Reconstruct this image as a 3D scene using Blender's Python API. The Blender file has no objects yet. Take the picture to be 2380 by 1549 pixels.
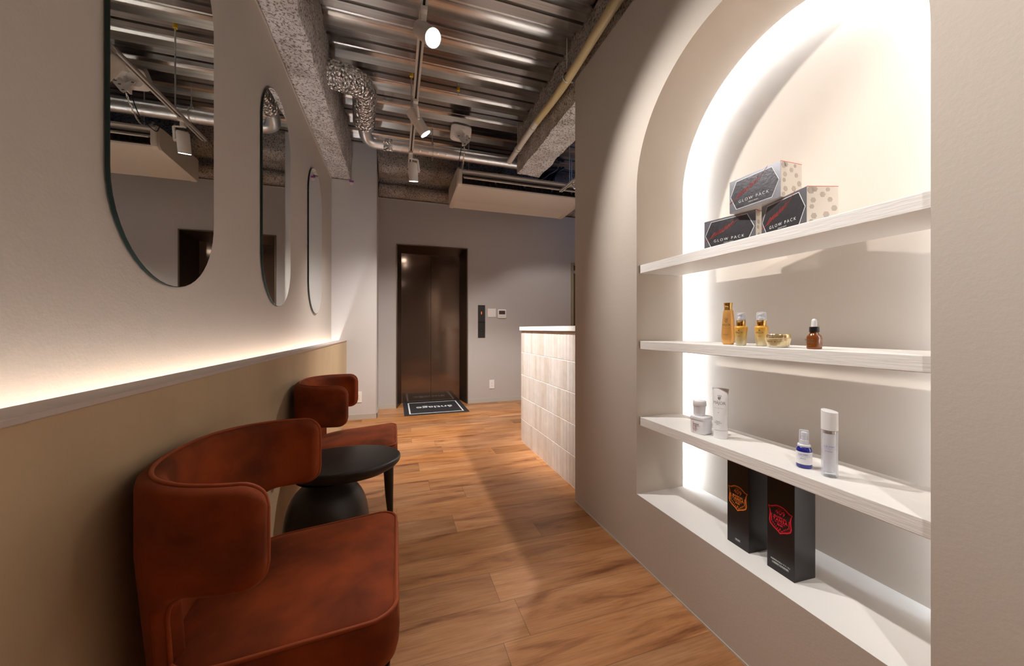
import bpy, bmesh, math, random
from mathutils import Vector, Matrix, noise as mnoise
R = math.radians
random.seed(7)
sc = bpy.context.scene
COL = sc.collection

# ------------------------------------------------------------------ camera
cam_d = bpy.data.cameras.new('camera')
cam = bpy.data.objects.new('camera', cam_d); COL.objects.link(cam)
FPX, CAMZ, YAW = 840.0, 1.05, 0.312133
cam.location = (0, 0, CAMZ)
cam.rotation_euler = (R(90), 0, -YAW)
cam_d.sensor_fit = 'HORIZONTAL'; cam_d.sensor_width = 36.0
cam_d.lens = 36.0 * FPX / 2380.0
cam_d.shift_y = -(774.5 - 764.4) / 2380.0
cam_d.clip_start = 0.02
sc.camera = cam

# ------------------------------------------------------------------ world / exposure
w = bpy.data.worlds.new('world'); sc.world = w; w.use_nodes = True
w.node_tree.nodes['Background'].inputs[0].default_value = (0.8, 0.9, 1.0, 1)
w.node_tree.nodes['Background'].inputs[1].default_value = 0.0
sc.view_settings.view_transform = 'Standard'
sc.view_settings.look = 'None'
sc.view_settings.gamma = 1.0
sc.view_settings.use_curve_mapping = False
sc.view_settings.exposure = 0.16
sc.cycles.use_denoising = True
sc.cycles.max_bounces = 10
sc.cycles.diffuse_bounces = 6
sc.cycles.glossy_bounces = 6
sc.cycles.transmission_bounces = 8
sc.cycles.sample_clamp_indirect = 6.0
sc.cycles.caustics_reflective = False
sc.cycles.caustics_refractive = False

# light levels (watts / emission strengths)
NICHE_LED = 78.0
LEDGE_LED = 60.0
SPOT_NICHE = 88.0
SPOT_NICHE_2 = 40.0
SPOT_COUNTER = 300.0
SPOT_DOWN = 190.0
REAR_FILL = 85.0
RECEPTION = 130.0
BLUE_FILL = 1.5
WARM = (1.0, 0.95, 0.89)
COOL = (0.80, 0.90, 1.0)

# ------------------------------------------------------------------ materials
def new_mat(name):
    m = bpy.data.materials.new(name); m.use_nodes = True
    nt = m.node_tree; p = nt.nodes['Principled BSDF']
    return m, nt, p
def N(nt, t, **kw):
    n = nt.nodes.new(t)
    for k, v in kw.items():
        if k in n.inputs: n.inputs[k].default_value = v
        else: setattr(n, k, v)
    return n
def mat(name, col, rough=0.5, metal=0.0, bump=0.0, bscale=200.0, var=0.0, vscale=3.0, trans=0.0, ior=1.45,
        emit=None, estr=0.0, sheen=0.0, coat=0.0, spec=None, alpha=1.0, stretch=(1, 1, 1), rvar=0.0, detail=4.0):
    m, nt, p = new_mat(name)
    p.inputs['Base Color'].default_value = (*col, 1)
    p.inputs['Roughness'].default_value = rough
    p.inputs['Metallic'].default_value = metal
    p.inputs['Transmission Weight'].default_value = trans
    p.inputs['IOR'].default_value = ior
    if sheen:
        p.inputs['Sheen Weight'].default_value = sheen
        p.inputs['Sheen Roughness'].default_value = 0.35
        p.inputs['Sheen Tint'].default_value = (1.0, 0.42, 0.2, 1)
    if coat: p.inputs['Coat Weight'].default_value = coat; p.inputs['Coat Roughness'].default_value = 0.05
    if spec is not None: p.inputs['Specular IOR Level'].default_value = spec
    if emit:
        p.inputs['Emission Color'].default_value = (*emit, 1); p.inputs['Emission Strength'].default_value = estr
    L = nt.links
    if bump or var or rvar:
        tc = N(nt, 'ShaderNodeTexCoord'); mp = N(nt, 'ShaderNodeMapping'); mp.inputs['Scale'].default_value = stretch
        L.new(tc.outputs['Object'], mp.inputs['Vector'])
    if bump:
        nz = N(nt, 'ShaderNodeTexNoise', Scale=bscale, Detail=detail)
        L.new(mp.outputs[0], nz.inputs['Vector'])
        b = N(nt, 'ShaderNodeBump', Strength=bump, Distance=0.01)
        L.new(nz.outputs['Fac'], b.inputs['Height']); L.new(b.outputs[0], p.inputs['Normal'])
    if var or rvar:
        n2 = N(nt, 'ShaderNodeTexNoise', Scale=vscale, Detail=5.0)
        L.new(mp.outputs[0], n2.inputs['Vector'])
        if var:
            rmp = N(nt, 'ShaderNodeValToRGB')
            rmp.color_ramp.elements[0].position = 0.32; rmp.color_ramp.elements[1].position = 0.68
            rmp.color_ramp.elements[0].color = (*[c * (1 - var) for c in col], 1)
            rmp.color_ramp.elements[1].color = (*[min(1, c * (1 + var)) for c in col], 1)
            L.new(n2.outputs['Fac'], rmp.inputs[0]); L.new(rmp.outputs[0], p.inputs['Base Color'])
        if rvar:
            mr = N(nt, 'ShaderNodeMapRange')
            mr.inputs[3].default_value = max(0.02, rough - rvar); mr.inputs[4].default_value = rough + rvar
            L.new(n2.outputs['Fac'], mr.inputs[0]); L.new(mr.outputs[0], p.inputs['Roughness'])
    return m

M = {}
M['paint'] = mat('warm_grey_paint', (0.53, 0.47, 0.415), 0.8, bump=0.05, bscale=110)
M['paint_niche'] = mat('niche_paint', (0.67, 0.60, 0.53), 0.75, bump=0.03, bscale=120)
M['paint_back'] = mat('grey_wallpaper', (0.47, 0.43, 0.41), 0.85, bump=0.04, bscale=160)
M['paint_pier'] = mat('pale_grey_wallpaper', (0.56, 0.53, 0.52), 0.85, bump=0.03, bscale=160)
M['wainscot'] = mat('olive_plaster', (0.54, 0.40, 0.245), 0.7, bump=0.10, bscale=30, var=0.10, vscale=2.2, stretch=(1, 1, .6))
M['trim'] = mat('grey_trim', (0.52, 0.47, 0.43), 0.6)
M['cap'] = mat('ledge_cap', (0.56, 0.47, 0.42), 0.6)
M['baseboard'] = mat('vinyl_baseboard', (0.47, 0.44, 0.39), 0.55)
M['white_board'] = mat('white_shelf_board', (0.85, 0.83, 0.81), 0.5, bump=0.12, bscale=60, stretch=(1, .25, 3))
M['sillboard'] = mat('sill_board', (0.88, 0.86, 0.84), 0.5)
M['velvet'] = mat('rust_velvet', (0.21, 0.036, 0.006), 0.75, sheen=0.18, var=0.42, vscale=7, bump=0.10, bscale=500, spec=0.25)
M['velvet_pipe'] = mat('rust_piping', (0.30, 0.055, 0.015), 0.6, sheen=0.35, spec=0.3)
M['blackleg'] = mat('black_lacquer', (0.018, 0.015, 0.013), 0.4)
M['table'] = mat('matt_black_table', (0.026, 0.0205, 0.017), 0.42)
M['mirror'] = mat('mirror_silver', (0.86, 0.90, 0.88), 0.0, metal=1.0)
M['glassedge'] = mat('dark_green_glass_edge', (0.003, 0.012, 0.010), 0.3)
M['bronze'] = mat('bronze_steel', (0.17, 0.115, 0.085), 0.10, metal=0.75, rvar=0.02, vscale=40)
M['bronze_frame'] = mat('bronze_frame', (0.075, 0.05, 0.035), 0.3, metal=0.7)
M['bronze_edge'] = mat('bronze_edge', (0.16, 0.115, 0.075), 0.35, metal=0.6)
M['white_plastic'] = mat('white_plastic', (0.80, 0.77, 0.73), 0.4)
M['lamp_white'] = mat('white_lamp_enamel', (0.80, 0.77, 0.74), 0.45)
M['ac'] = mat('ivory_plastic', (0.72, 0.63, 0.54), 0.5)
M['ac_dark'] = mat('dark_louver', (0.05, 0.035, 0.03), 0.5)
M['black'] = mat('black_plastic', (0.012, 0.011, 0.011), 0.35)
M['charcoal'] = mat('charcoal_plastic', (0.03, 0.027, 0.025), 0.35)
M['grey'] = mat('light_grey', (0.55, 0.54, 0.53), 0.5)
M['steel'] = mat('galvanised_steel', (0.62, 0.62, 0.62), 0.3, metal=1.0, rvar=0.1, vscale=30)
M['duct'] = mat('spiral_duct_steel', (0.72, 0.73, 0.74), 0.38, metal=1.0)
M['rail'] = mat('track_rail', (0.62, 0.58, 0.54), 0.35, metal=0.4)
M['rail_dark'] = mat('track_groove', (0.03, 0.028, 0.025), 0.5)
M['pipe_cream'] = mat('cream_pipe', (0.62, 0.50, 0.27), 0.4)
M['pipe_white'] = mat('white_pipe', (0.70, 0.66, 0.58), 0.4)
M['yellow'] = mat('yellow_plug', (0.75, 0.48, 0.02), 0.5)
M['cable_black'] = mat('black_conduit', (0.02, 0.022, 0.03), 0.35)
M['cable_grey'] = mat('grey_cable', (0.4, 0.4, 0.42), 0.5)
M['grout'] = mat('white_grout', (0.90, 0.86, 0.83), 0.8)
for i, c in enumerate([(0.66, 0.59, 0.54), (0.70, 0.635, 0.59), (0.62, 0.55, 0.49), (0.72, 0.67, 0.64), (0.68, 0.63, 0.60)]):
    M['tile%d' % i] = mat('stone_tile_%d' % i, c, 0.3, var=0.06, vscale=14, bump=0.12, bscale=40, detail=6)
M['mat_black'] = mat('charcoal_mat_pile', (0.035, 0.033, 0.036), 0.95, bump=0.8, bscale=600)
M['mat_white'] = mat('white_mat_pile', (0.80, 0.80, 0.80), 0.9)
M['led'] = mat('led_diffuser', (1, 1, 1), 0.5, emit=COOL, estr=NICHE_LED)
M['led_ledge'] = mat('ledge_led_diffuser', (1, 1, 1), 0.5, emit=(0.93, 0.96, 1.0), estr=LEDGE_LED)
M['lens'] = mat('lamp_lens', (1, 1, 1), 0.3, emit=(1, 0.97, 0.93), estr=40.0)
M['red_led'] = mat('red_display', (0.2, 0, 0), 0.4, emit=(1, 0.10, 0.01), estr=3.0)
M['pink_led'] = mat('pilot_light', (0.4, 0, 0.02), 0.4, emit=(1, 0.12, 0.15), estr=2.0)
M['tape_purple'] = mat('purple_tape', (0.32, 0.06, 0.35), 0.6)
M['tape_white'] = mat('white_label_paper', (0.75, 0.62, 0.62), 0.7)
M['carton_black'] = mat('black_carton', (0.013, 0.010, 0.010), 0.30)
M['orange'] = mat('orange_foil', (0.85, 0.22, 0.02), 0.35)
M['redfoil'] = mat('red_foil', (0.82, 0.02, 0.05), 0.35)
M['silver_print'] = mat('pale_print', (0.7, 0.7, 0.7), 0.5)
M['box_dark'] = mat('dark_silver_foil', (0.10, 0.095, 0.105), 0.32, metal=0.75, rvar=0.08, vscale=60, bump=0.05, bscale=120)
M['box_silver'] = mat('silver_foil_edge', (0.26, 0.26, 0.29), 0.32, metal=0.8)
M['box_pearl'] = mat('pearl_card', (0.80, 0.76, 0.71), 0.3, metal=0.1)
M['box_hex'] = mat('grey_hexagon_print', (0.50, 0.46, 0.42), 0.3, metal=0.2)
M['white_print'] = mat('white_print', (0.85, 0.85, 0.85), 0.5)
M['red_print'] = mat('red_script_print', (0.70, 0.05, 0.03), 0.5)
M['gold_matt'] = mat('matt_gold', (0.78, 0.42, 0.13), 0.36, metal=0.55)
M['gold_shiny'] = mat('polished_gold', (0.83, 0.55, 0.20), 0.10, metal=1.0)
M['gold_glass_top'] = mat('amber_frosted_glass', (0.80, 0.45, 0.08), 0.30, metal=0.1, coat=0.4)
M['gold_jar'] = mat('champagne_gold', (0.86, 0.72, 0.42), 0.22, metal=0.35, coat=0.5)
M['gold_lid'] = mat('pale_gold_lid', (0.86, 0.68, 0.40), 0.2, metal=0.85)
def clear_mat():
    m, nt, p = new_mat('clear_plastic'); L = nt.links
    tr = N(nt, 'ShaderNodeBsdfTransparent'); tr.inputs[0].default_value = (0.93, 0.94, 0.97, 1)
    p.inputs['Base Color'].default_value = (0.9, 0.92, 0.97, 1); p.inputs['Roughness'].default_value = 0.06; p.inputs['Coat Weight'].default_value = 0.5
    lw = N(nt, 'ShaderNodeLayerWeight'); lw.inputs[0].default_value = 0.35
    mr = N(nt, 'ShaderNodeMapRange'); mr.inputs[3].default_value = 0.12; mr.inputs[4].default_value = 0.75
    L.new(lw.outputs['Facing'], mr.inputs[0])
    mx = N(nt, 'ShaderNodeMixShader'); L.new(mr.outputs[0], mx.inputs[0]); L.new(tr.outputs[0], mx.inputs[1]); L.new(p.outputs[0], mx.inputs[2])
    L.new(mx.outputs[0], nt.nodes['Material Output'].inputs['Surface'])
    return m
M['clear'] = clear_mat()
M['white_gloss'] = mat('white_gloss_plastic', (0.84, 0.84, 0.86), 0.3, coat=0.3)
M['frost'] = mat('frosted_white_plastic', (0.83, 0.83, 0.86), 0.28, coat=0.2)
M['amber'] = mat('amber_glass', (0.20, 0.05, 0.006), 0.06, coat=0.6)
M['cobalt'] = mat('cobalt_glass', (0.010, 0.015, 0.22), 0.08, coat=0.6)
M['blue_print'] = mat('blue_print', (0.10, 0.14, 0.45), 0.5)
M['grey_print'] = mat('grey_print', (0.22, 0.22, 0.22), 0.5)
M['bronze_print'] = mat('brown_print', (0.25, 0.13, 0.04), 0.5)
M['chrome'] = mat('chrome', (0.75, 0.70, 0.66), 0.08, metal=1.0)
M['screw'] = mat('screw_hole', (0.05, 0.05, 0.05), 0.6)
M['door_tan'] = mat('tan_door_frame', (0.30, 0.24, 0.15), 0.5)
M['door_dark'] = mat('dark_door_leaf', (0.08, 0.055, 0.03), 0.4)

# amber fade for the two pump bottles: amber shoulder into clear base
def fade_mat():
    m, nt, p = new_mat('amber_fade_glass'); L = nt.links
    tc = N(nt, 'ShaderNodeTexCoord'); sp = N(nt, 'ShaderNodeSeparateXYZ'); L.new(tc.outputs['Object'], sp.inputs[0])
    mr = N(nt, 'ShaderNodeMapRange'); mr.inputs[1].default_value = 0.0; mr.inputs[2].default_value = 0.062
    L.new(sp.outputs[2], mr.inputs[0])
    rp = N(nt, 'ShaderNodeValToRGB'); e = rp.color_ramp.elements
    e[0].color = (0.62, 0.56, 0.42, 1); e[1].color = (0.80, 0.40, 0.045, 1)
    x = rp.color_ramp.elements.new(0.45); x.color = (0.70, 0.52, 0.20, 1)
    L.new(mr.outputs[0], rp.inputs[0]); L.new(rp.outputs[0], p.inputs['Base Color'])
    p.inputs['Roughness'].default_value = 0.28; p.inputs['Metallic'].default_value = 0.15
    return m
M['amber_fade'] = fade_mat()

# fireproofing: coarse sprayed rock wool
def wool(name, base, dark, sc_=1.0):
    m, nt, p = new_mat(name); L = nt.links
    tc = N(nt, 'ShaderNodeTexCoord')
    n1 = N(nt, 'ShaderNodeTexNoise', Scale=70.0 * sc_, Detail=8.0, Roughness=0.7); L.new(tc.outputs['Object'], n1.inputs['Vector'])
    n2 = N(nt, 'ShaderNodeTexNoise', Scale=7.0, Detail=3.0); L.new(tc.outputs['Object'], n2.inputs['Vector'])
    rp = N(nt, 'ShaderNodeValToRGB'); rp.color_ramp.elements[0].position = 0.41; rp.color_ramp.elements[1].position = 0.50
    rp.color_ramp.elements[0].color = (*dark, 1); rp.color_ramp.elements[1].color = (*base, 1)
    L.new(n1.outputs['Fac'], rp.inputs[0])
    mx = N(nt, 'ShaderNodeMixRGB', blend_type='MULTIPLY'); mx.inputs[0].default_value = 0.55
    L.new(rp.outputs[0], mx.inputs[1])
    r2 = N(nt, 'ShaderNodeValToRGB'); r2.color_ramp.elements[0].position = 0.3; r2.color_ramp.elements[1].position = 0.6
    r2.color_ramp.elements[0].color = (0.45, 0.38, 0.32, 1); r2.color_ramp.elements[1].color = (1, 1, 1, 1)
    L.new(n2.outputs['Fac'], r2.inputs[0]); L.new(r2.outputs[0], mx.inputs[2])
    L.new(mx.outputs[0], p.inputs['Base Color']); p.inputs['Roughness'].default_value = 0.95
    b = N(nt, 'ShaderNodeBump', Strength=0.9, Distance=0.012)
    L.new(n1.outputs['Fac'], b.inputs['Height']); L.new(b.outputs[0], p.inputs['Normal'])
    return m
M['wool'] = wool('sprayed_rock_wool', (0.80, 0.77, 0.76), (0.22, 0.17, 0.14))
M['wool_brown'] = wool('brown_rock_wool', (0.50, 0.44, 0.39), (0.12, 0.09, 0.07))

# steel deck: drawn along x
def deck_mat():
    m, nt, p = new_mat('deck_steel'); L = nt.links
    tc = N(nt, 'ShaderNodeTexCoord'); mp = N(nt, 'ShaderNodeMapping'); mp.inputs['Scale'].default_value = (0.5, 26, 26)
    L.new(tc.outputs['Object'], mp.inputs['Vector'])
    n1 = N(nt, 'ShaderNodeTexNoise', Scale=3.0, Detail=6.0); L.new(mp.outputs[0], n1.inputs['Vector'])
    mr = N(nt, 'ShaderNodeMapRange'); mr.inputs[3].default_value = 0.16; mr.inputs[4].default_value = 0.30
    L.new(n1.outputs['Fac'], mr.inputs[0]); L.new(mr.outputs[0], p.inputs['Roughness'])
    rp = N(nt, 'ShaderNodeValToRGB'); rp.color_ramp.elements[0].color = (0.52, 0.50, 0.48, 1); rp.color_ramp.elements[1].color = (0.72, 0.71, 0.70, 1)
    rp.color_ramp.elements[0].position = 0.3; rp.color_ramp.elements[1].position = 0.7
    L.new(n1.outputs['Fac'], rp.inputs[0]); L.new(rp.outputs[0], p.inputs['Base Color'])
    p.inputs['Metallic'].default_value = 1.0
    p.inputs['Anisotropic'].default_value = 0.0
    b = N(nt, 'ShaderNodeBump', Strength=0.05, Distance=0.003)
    L.new(n1.outputs['Fac'], b.inputs['Height']); L.new(b.outputs[0], p.inputs['Normal'])
    return m
M['deck'] = deck_mat()

def foil_mat():
    m, nt, p = new_mat('crinkled_foil'); L = nt.links
    tc = N(nt, 'ShaderNodeTexCoord')
    v = N(nt, 'ShaderNodeTexVoronoi', Scale=42.0); L.new(tc.outputs['Object'], v.inputs['Vector'])
    n1 = N(nt, 'ShaderNodeTexNoise', Scale=28.0, Detail=5.0); L.new(tc.outputs['Object'], n1.inputs['Vector'])
    ad = N(nt, 'ShaderNodeMath', operation='ADD'); L.new(v.outputs['Distance'], ad.inputs[0]); L.new(n1.outputs['Fac'], ad.inputs[1])
    b = N(nt, 'ShaderNodeBump', Strength=1.0, Distance=0.02); L.new(ad.outputs[0], b.inputs['Height']); L.new(b.outputs[0], p.inputs['Normal'])
    p.inputs['Base Color'].default_value = (0.72, 0.71, 0.70, 1); p.inputs['Metallic'].default_value = 1.0; p.inputs['Roughness'].default_value = 0.2
    return m
M['foil'] = foil_mat()

def floor_mat():
    m, nt, p = new_mat('oak_planks'); L = nt.links
    tc = N(nt, 'ShaderNodeTexCoord'); sp = N(nt, 'ShaderNodeSeparateXYZ'); L.new(tc.outputs['Object'], sp.inputs[0])
    def mth(op, a, b=None, c=None):
        n = N(nt, 'ShaderNodeMath', operation=op)
        for i, x in enumerate((a, b, c)):
            if x is None: continue
            if isinstance(x, (int, float)): n.inputs[i].default_value = x
            else: L.new(x, n.inputs[i])
        return n.outputs[0]
    PW, PL = 0.176, 1.10
    ry = mth('DIVIDE', mth('SUBTRACT', sp.outputs[1], 1.157 - 0.176 * 40), PW)
    row = mth('FLOOR', ry); fy = mth('FRACT', ry)
    wn = N(nt, 'ShaderNodeTexWhiteNoise', noise_dimensions='1D'); L.new(row, wn.inputs['W'])
    rx = mth('ADD', mth('DIVIDE', mth('ADD', sp.outputs[0], 50.0), PL), wn.outputs['Value'])
    px = mth('FLOOR', rx); fx = mth('FRACT', rx)
    cx = N(nt, 'ShaderNodeCombineXYZ'); L.new(px, cx.inputs[0]); L.new(row, cx.inputs[1])
    w2 = N(nt, 'ShaderNodeTexWhiteNoise', noise_dimensions='2D'); L.new(cx.outputs[0], w2.inputs['Vector'])
    # seam mask
    dy = mth('MINIMUM', fy, mth('SUBTRACT', 1.0, fy)); dx = mth('MINIMUM', fx, mth('SUBTRACT', 1.0, fx))
    sy = mth('LESS_THAN', dy, 0.0070); sx = mth('LESS_THAN', dx, 0.0012)
    seam = mth('MAXIMUM', sy, sx)
    # grain
    off = N(nt, 'ShaderNodeCombineXYZ'); L.new(mth('MULTIPLY', w2.outputs['Value'], 37.0), off.inputs[0]); L.new(mth('MULTIPLY', w2.outputs['Value'], 91.0), off.inputs[1])
    va = N(nt, 'ShaderNodeVectorMath', operation='ADD'); L.new(tc.outputs['Object'], va.inputs[0]); L.new(off.outputs[0], va.inputs[1])
    m1 = N(nt, 'ShaderNodeMapping'); m1.inputs['Scale'].default_value = (1.6, 11, 1); L.new(va.outputs[0], m1.inputs['Vector'])
    g1 = N(nt, 'ShaderNodeTexNoise', Scale=1.3, Detail=6.0, Roughness=0.6, Distortion=0.6); L.new(m1.outputs[0], g1.inputs['Vector'])
    m2 = N(nt, 'ShaderNodeMapping'); m2.inputs['Scale'].default_value = (7, 150, 1); L.new(va.outputs[0], m2.inputs['Vector'])
    g2 = N(nt, 'ShaderNodeTexNoise', Scale=1.0, Detail=4.0, Roughness=0.6); L.new(m2.outputs[0], g2.inputs['Vector'])
    rp = N(nt, 'ShaderNodeValToRGB'); e = rp.color_ramp.elements
    e[0].position = 0.28; e[0].color = (0.19, 0.060, 0.016, 1); e[1].position = 0.72; e[1].color = (0.54, 0.265, 0.105, 1)
    x = e.new(0.46); x.color = (0.42, 0.175, 0.058, 1)
    L.new(g1.outputs['Fac'], rp.inputs[0])
    mx = N(nt, 'ShaderNodeMixRGB', blend_type='MULTIPLY'); mx.inputs[0].default_value = 0.45
    r2 = N(nt, 'ShaderNodeValToRGB'); r2.color_ramp.elements[0].position = 0.33; r2.color_ramp.elements[1].position = 0.6
    r2.color_ramp.elements[0].color = (0.55, 0.50, 0.45, 1); r2.color_ramp.elements[1].color = (1, 1, 1, 1)
    L.new(g2.outputs['Fac'], r2.inputs[0]); L.new(rp.outputs[0], mx.inputs[1]); L.new(r2.outputs[0], mx.inputs[2])
    hs = N(nt, 'ShaderNodeHueSaturation'); L.new(mx.outputs[0], hs.inputs['Color'])
    L.new(mth('ADD', mth('MULTIPLY', w2.outputs['Value'], 0.42), 0.80), hs.inputs['Value'])
    L.new(mth('ADD', mth('MULTIPLY', wn.outputs['Value'], 0.10), 0.93), hs.inputs['Saturation'])
    # knots
    vk = N(nt, 'ShaderNodeTexVoronoi', Scale=1.0); mk = N(nt, 'ShaderNodeMapping'); mk.inputs['Scale'].default_value = (2.2, 4.6, 1)
    L.new(va.outputs[0], mk.inputs['Vector']); L.new(mk.outputs[0], vk.inputs['Vector'])
    kn = N(nt, 'ShaderNodeMapRange'); kn.inputs[1].default_value = 0.02; kn.inputs[2].default_value = 0.05; kn.inputs[3].default_value = 0.75; kn.inputs[4].default_value = 0.0
    L.new(vk.outputs['Distance'], kn.inputs[0])
    mk2 = N(nt, 'ShaderNodeMixRGB'); L.new(kn.outputs[0], mk2.inputs[0]); L.new(hs.outputs[0], mk2.inputs[1]); mk2.inputs[2].default_value = (0.10, 0.035, 0.012, 1)
    ms = N(nt, 'ShaderNodeMixRGB'); L.new(mth('MULTIPLY', seam, 0.55), ms.inputs[0]); L.new(mk2.outputs[0], ms.inputs[1]); ms.inputs[2].default_value = (0.12, 0.065, 0.035, 1)
    L.new(ms.outputs[0], p.inputs['Base Color']); p.inputs['Roughness'].default_value = 0.42
    p.inputs['Specular IOR Level'].default_value = 0.4
    hb = mth('SUBTRACT', mth('MULTIPLY', g2.outputs['Fac'], 0.25), seam)
    b = N(nt, 'ShaderNodeBump', Strength=0.22, Distance=0.003); L.new(hb, b.inputs['Height']); L.new(b.outputs[0], p.inputs['Normal'])
    return m
M['floor'] = floor_mat()

# ------------------------------------------------------------------ mesh helpers
class MB:
    def __init__(s): s.bm = bmesh.new(); s.mi = 0
    def _f(s, vs):
        try:
            f = s.bm.faces.new(vs); f.material_index = s.mi; return f
        except ValueError: return None
    def box(s, x0, x1, y0, y1, z0, z1, bev=0.0, seg=2, mtx=None):
        r = bmesh.ops.create_cube(s.bm, size=1.0)
        vs = r['verts']
        for v in vs:
            v.co = Vector(((x0 + x1) / 2 + v.co.x * (x1 - x0), (y0 + y1) / 2 + v.co.y * (y1 - y0), (z0 + z1) / 2 + v.co.z * (z1 - z0)))
            if mtx is not None: v.co = mtx @ v.co
        fs = {f for v in vs for f in v.link_faces}
        for f in fs: f.material_index = s.mi
        if bev:
            es = {e for v in vs for e in v.link_edges}
            rr = bmesh.ops.bevel(s.bm, geom=list(es), offset=bev, segments=seg, affect='EDGES', profile=0.5)
            for f in rr['faces']: f.material_index = s.mi
        return s
    def tube(s, path, rad, seg=16, caps=True, closed=False, mod=None):
        P = [Vector(p) for p in path]; n = len(P)
        rings = []
        up = None
        for i in range(n):
            if closed: t = (P[(i + 1) % n] - P[i - 1]).normalized()
            else: t = (P[min(i + 1, n - 1)] - P[max(i - 1, 0)]).normalized()
            if up is None:
                a = Vector((0, 0, 1)) if abs(t.z) < 0.9 else Vector((1, 0, 0))
                up = (a - t * a.dot(t)).normalized()
            else:
                up = (up - t * up.dot(t)).normalized()
            b = t.cross(up)
            r = rad[i] if isinstance(rad, (list, tuple)) else rad
            ring = []
            for k in range(seg):
                th = 2 * math.pi * k / seg
                rr = r * (mod(i, th) if mod else 1.0)
                ring.append(s.bm.verts.new(P[i] + up * (math.cos(th) * rr) + b * (math.sin(th) * rr)))
            rings.append(ring)
        m = n if closed else n - 1
        for i in range(m):
            a, b2 = rings[i], rings[(i + 1) % n]
            for k in range(seg): s._f((a[k], a[(k + 1) % seg], b2[(k + 1) % seg], b2[k]))
        if caps and not closed:
            s._f(list(reversed(rings[0]))); s._f(rings[-1])
        return s
    def cyl(s, p0, p1, r0, r1=None, seg=24, caps=True):
        return s.tube([p0, p1], [r0, r0 if r1 is None else r1], seg, caps)
    def lathe(s, prof, seg=32, cx=0, cy=0, sx=1.0, sy=1.0, sup=2.0, capb=True, capt=True):
        rings = []
        for (r, z) in prof:
            ring = []
            for k in range(seg):
                th = 2 * math.pi * k / seg; c, q = math.cos(th), math.sin(th)
                if sup != 2.0:
                    d = (abs(c) ** sup + abs(q) ** sup) ** (-1.0 / sup); c, q = c * d, q * d
                ring.append(s.bm.verts.new((cx + r * sx * c, cy + r * sy * q, z)))
            rings.append(ring)
        for i in range(len(rings) - 1):
            a, b = rings[i], rings[i + 1]
            for k in range(seg): s._f((a[k], a[(k + 1) % seg], b[(k + 1) % seg], b[k]))
        if capb: s._f(list(reversed(rings[0])))
        if capt: s._f(rings[-1])
        return s
    def prism(s, pts, a0, a1, fn):
        """pts: 2D outline; fn(p, a) -> 3D."""
        A = [s.bm.verts.new(fn(p, a0)) for p in pts]; B = [s.bm.verts.new(fn(p, a1)) for p in pts]
        n = len(pts)
        s._f(list(reversed(A))); s._f(B)
        for i in range(n): s._f((A[i], A[(i + 1) % n], B[(i + 1) % n], B[i]))
        return s
    def grid(s, rows, closed_u=False):
        V = [[s.bm.verts.new(p) for p in r] for r in rows]
        for i in range(len(V) - 1):
            m = len(V[i]); rng = range(m if closed_u else m - 1)
            for k in rng: s._f((V[i][k], V[i][(k + 1) % m], V[i + 1][(k + 1) % m], V[i + 1][k]))
        return V
    def build(s, name, mats, parent=None, smooth=True, angle=35, mtx=None, fixn=True):
        if mtx is not None: bmesh.ops.transform(s.bm, matrix=mtx, verts=s.bm.verts[:])
        if fixn: bmesh.ops.recalc_face_normals(s.bm, faces=s.bm.faces[:])
        me = bpy.data.meshes.new(name); s.bm.to_mesh(me); s.bm.free()
        for m in (mats if isinstance(mats, (list, tuple)) else [mats]): me.materials.append(M[m] if isinstance(m, str) else m)
        if smooth:
            for p in me.polygons: p.use_smooth = True
            me.set_sharp_from_angle(angle=R(angle))
        o = bpy.data.objects.new(name, me); COL.objects.link(o)
        if parent: o.parent = parent
        return o

def tag(o, label, cat, group=None, kind=None):
    o['label'] = label; o['category'] = cat
    if group: o['group'] = group
    if kind: o['kind'] = kind
    return o
def thing(name, label, cat, loc=(0, 0, 0), rotz=0.0, group=None):
    o = bpy.data.objects.new(name, None); COL.objects.link(o)
    o.empty_display_size = 0.05
    o.location = loc; o.rotation_euler = (0, 0, rotz)
    return tag(o, label, cat, group)
def struct(o): o['kind'] = 'structure'; return o
def dup(root, loc, rotz, label):
    r = root.copy(); COL.objects.link(r); r.location = loc; r.rotation_euler = (0, 0, rotz); r['label'] = label
    def rec(src, dst):
        for ch in list(src.children):
            c = ch.copy(); COL.objects.link(c); c.parent = dst; rec(ch, c)
    rec(root, r)
    return r
def text(parent, name, body, size, mtx, material, extrude=0.00015, shear=0.0, spacing=1.0, bold=0.0, xscale=1.0):
    cu = bpy.data.curves.new(name, 'FONT'); cu.body = body; cu.size = size
    cu.align_x = 'CENTER'; cu.align_y = 'CENTER'; cu.extrude = extrude; cu.shear = shear
    cu.space_character = spacing; cu.offset = bold; cu.resolution_u = 3
    t = bpy.data.objects.new(name, cu); COL.objects.link(t)
    dg = bpy.context.evaluated_depsgraph_get(); dg.update()
    me = bpy.data.meshes.new_from_object(t.evaluated_get(dg))
    bpy.data.objects.remove(t); bpy.data.curves.remove(cu)
    me.transform(mtx @ Matrix.Diagonal((xscale, 1, 1, 1)))
    me.materials.clear(); me.materials.append(M[material])
    o = bpy.data.objects.new(name, me); COL.objects.link(o); o.parent = parent
    return o
def frame_mtx(origin, xdir, ydir):
    x = Vector(xdir).normalized(); y = Vector(ydir); y = (y - x * y.dot(x)).normalized(); z = x.cross(y)
    m = Matrix((x, y, z)).transposed().to_4x4(); m.translation = Vector(origin); return m
def aim(o, direction):
    o.rotation_mode = 'QUATERNION'; o.rotation_quaternion = Vector(direction).to_track_quat('-Z', 'Y')
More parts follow.
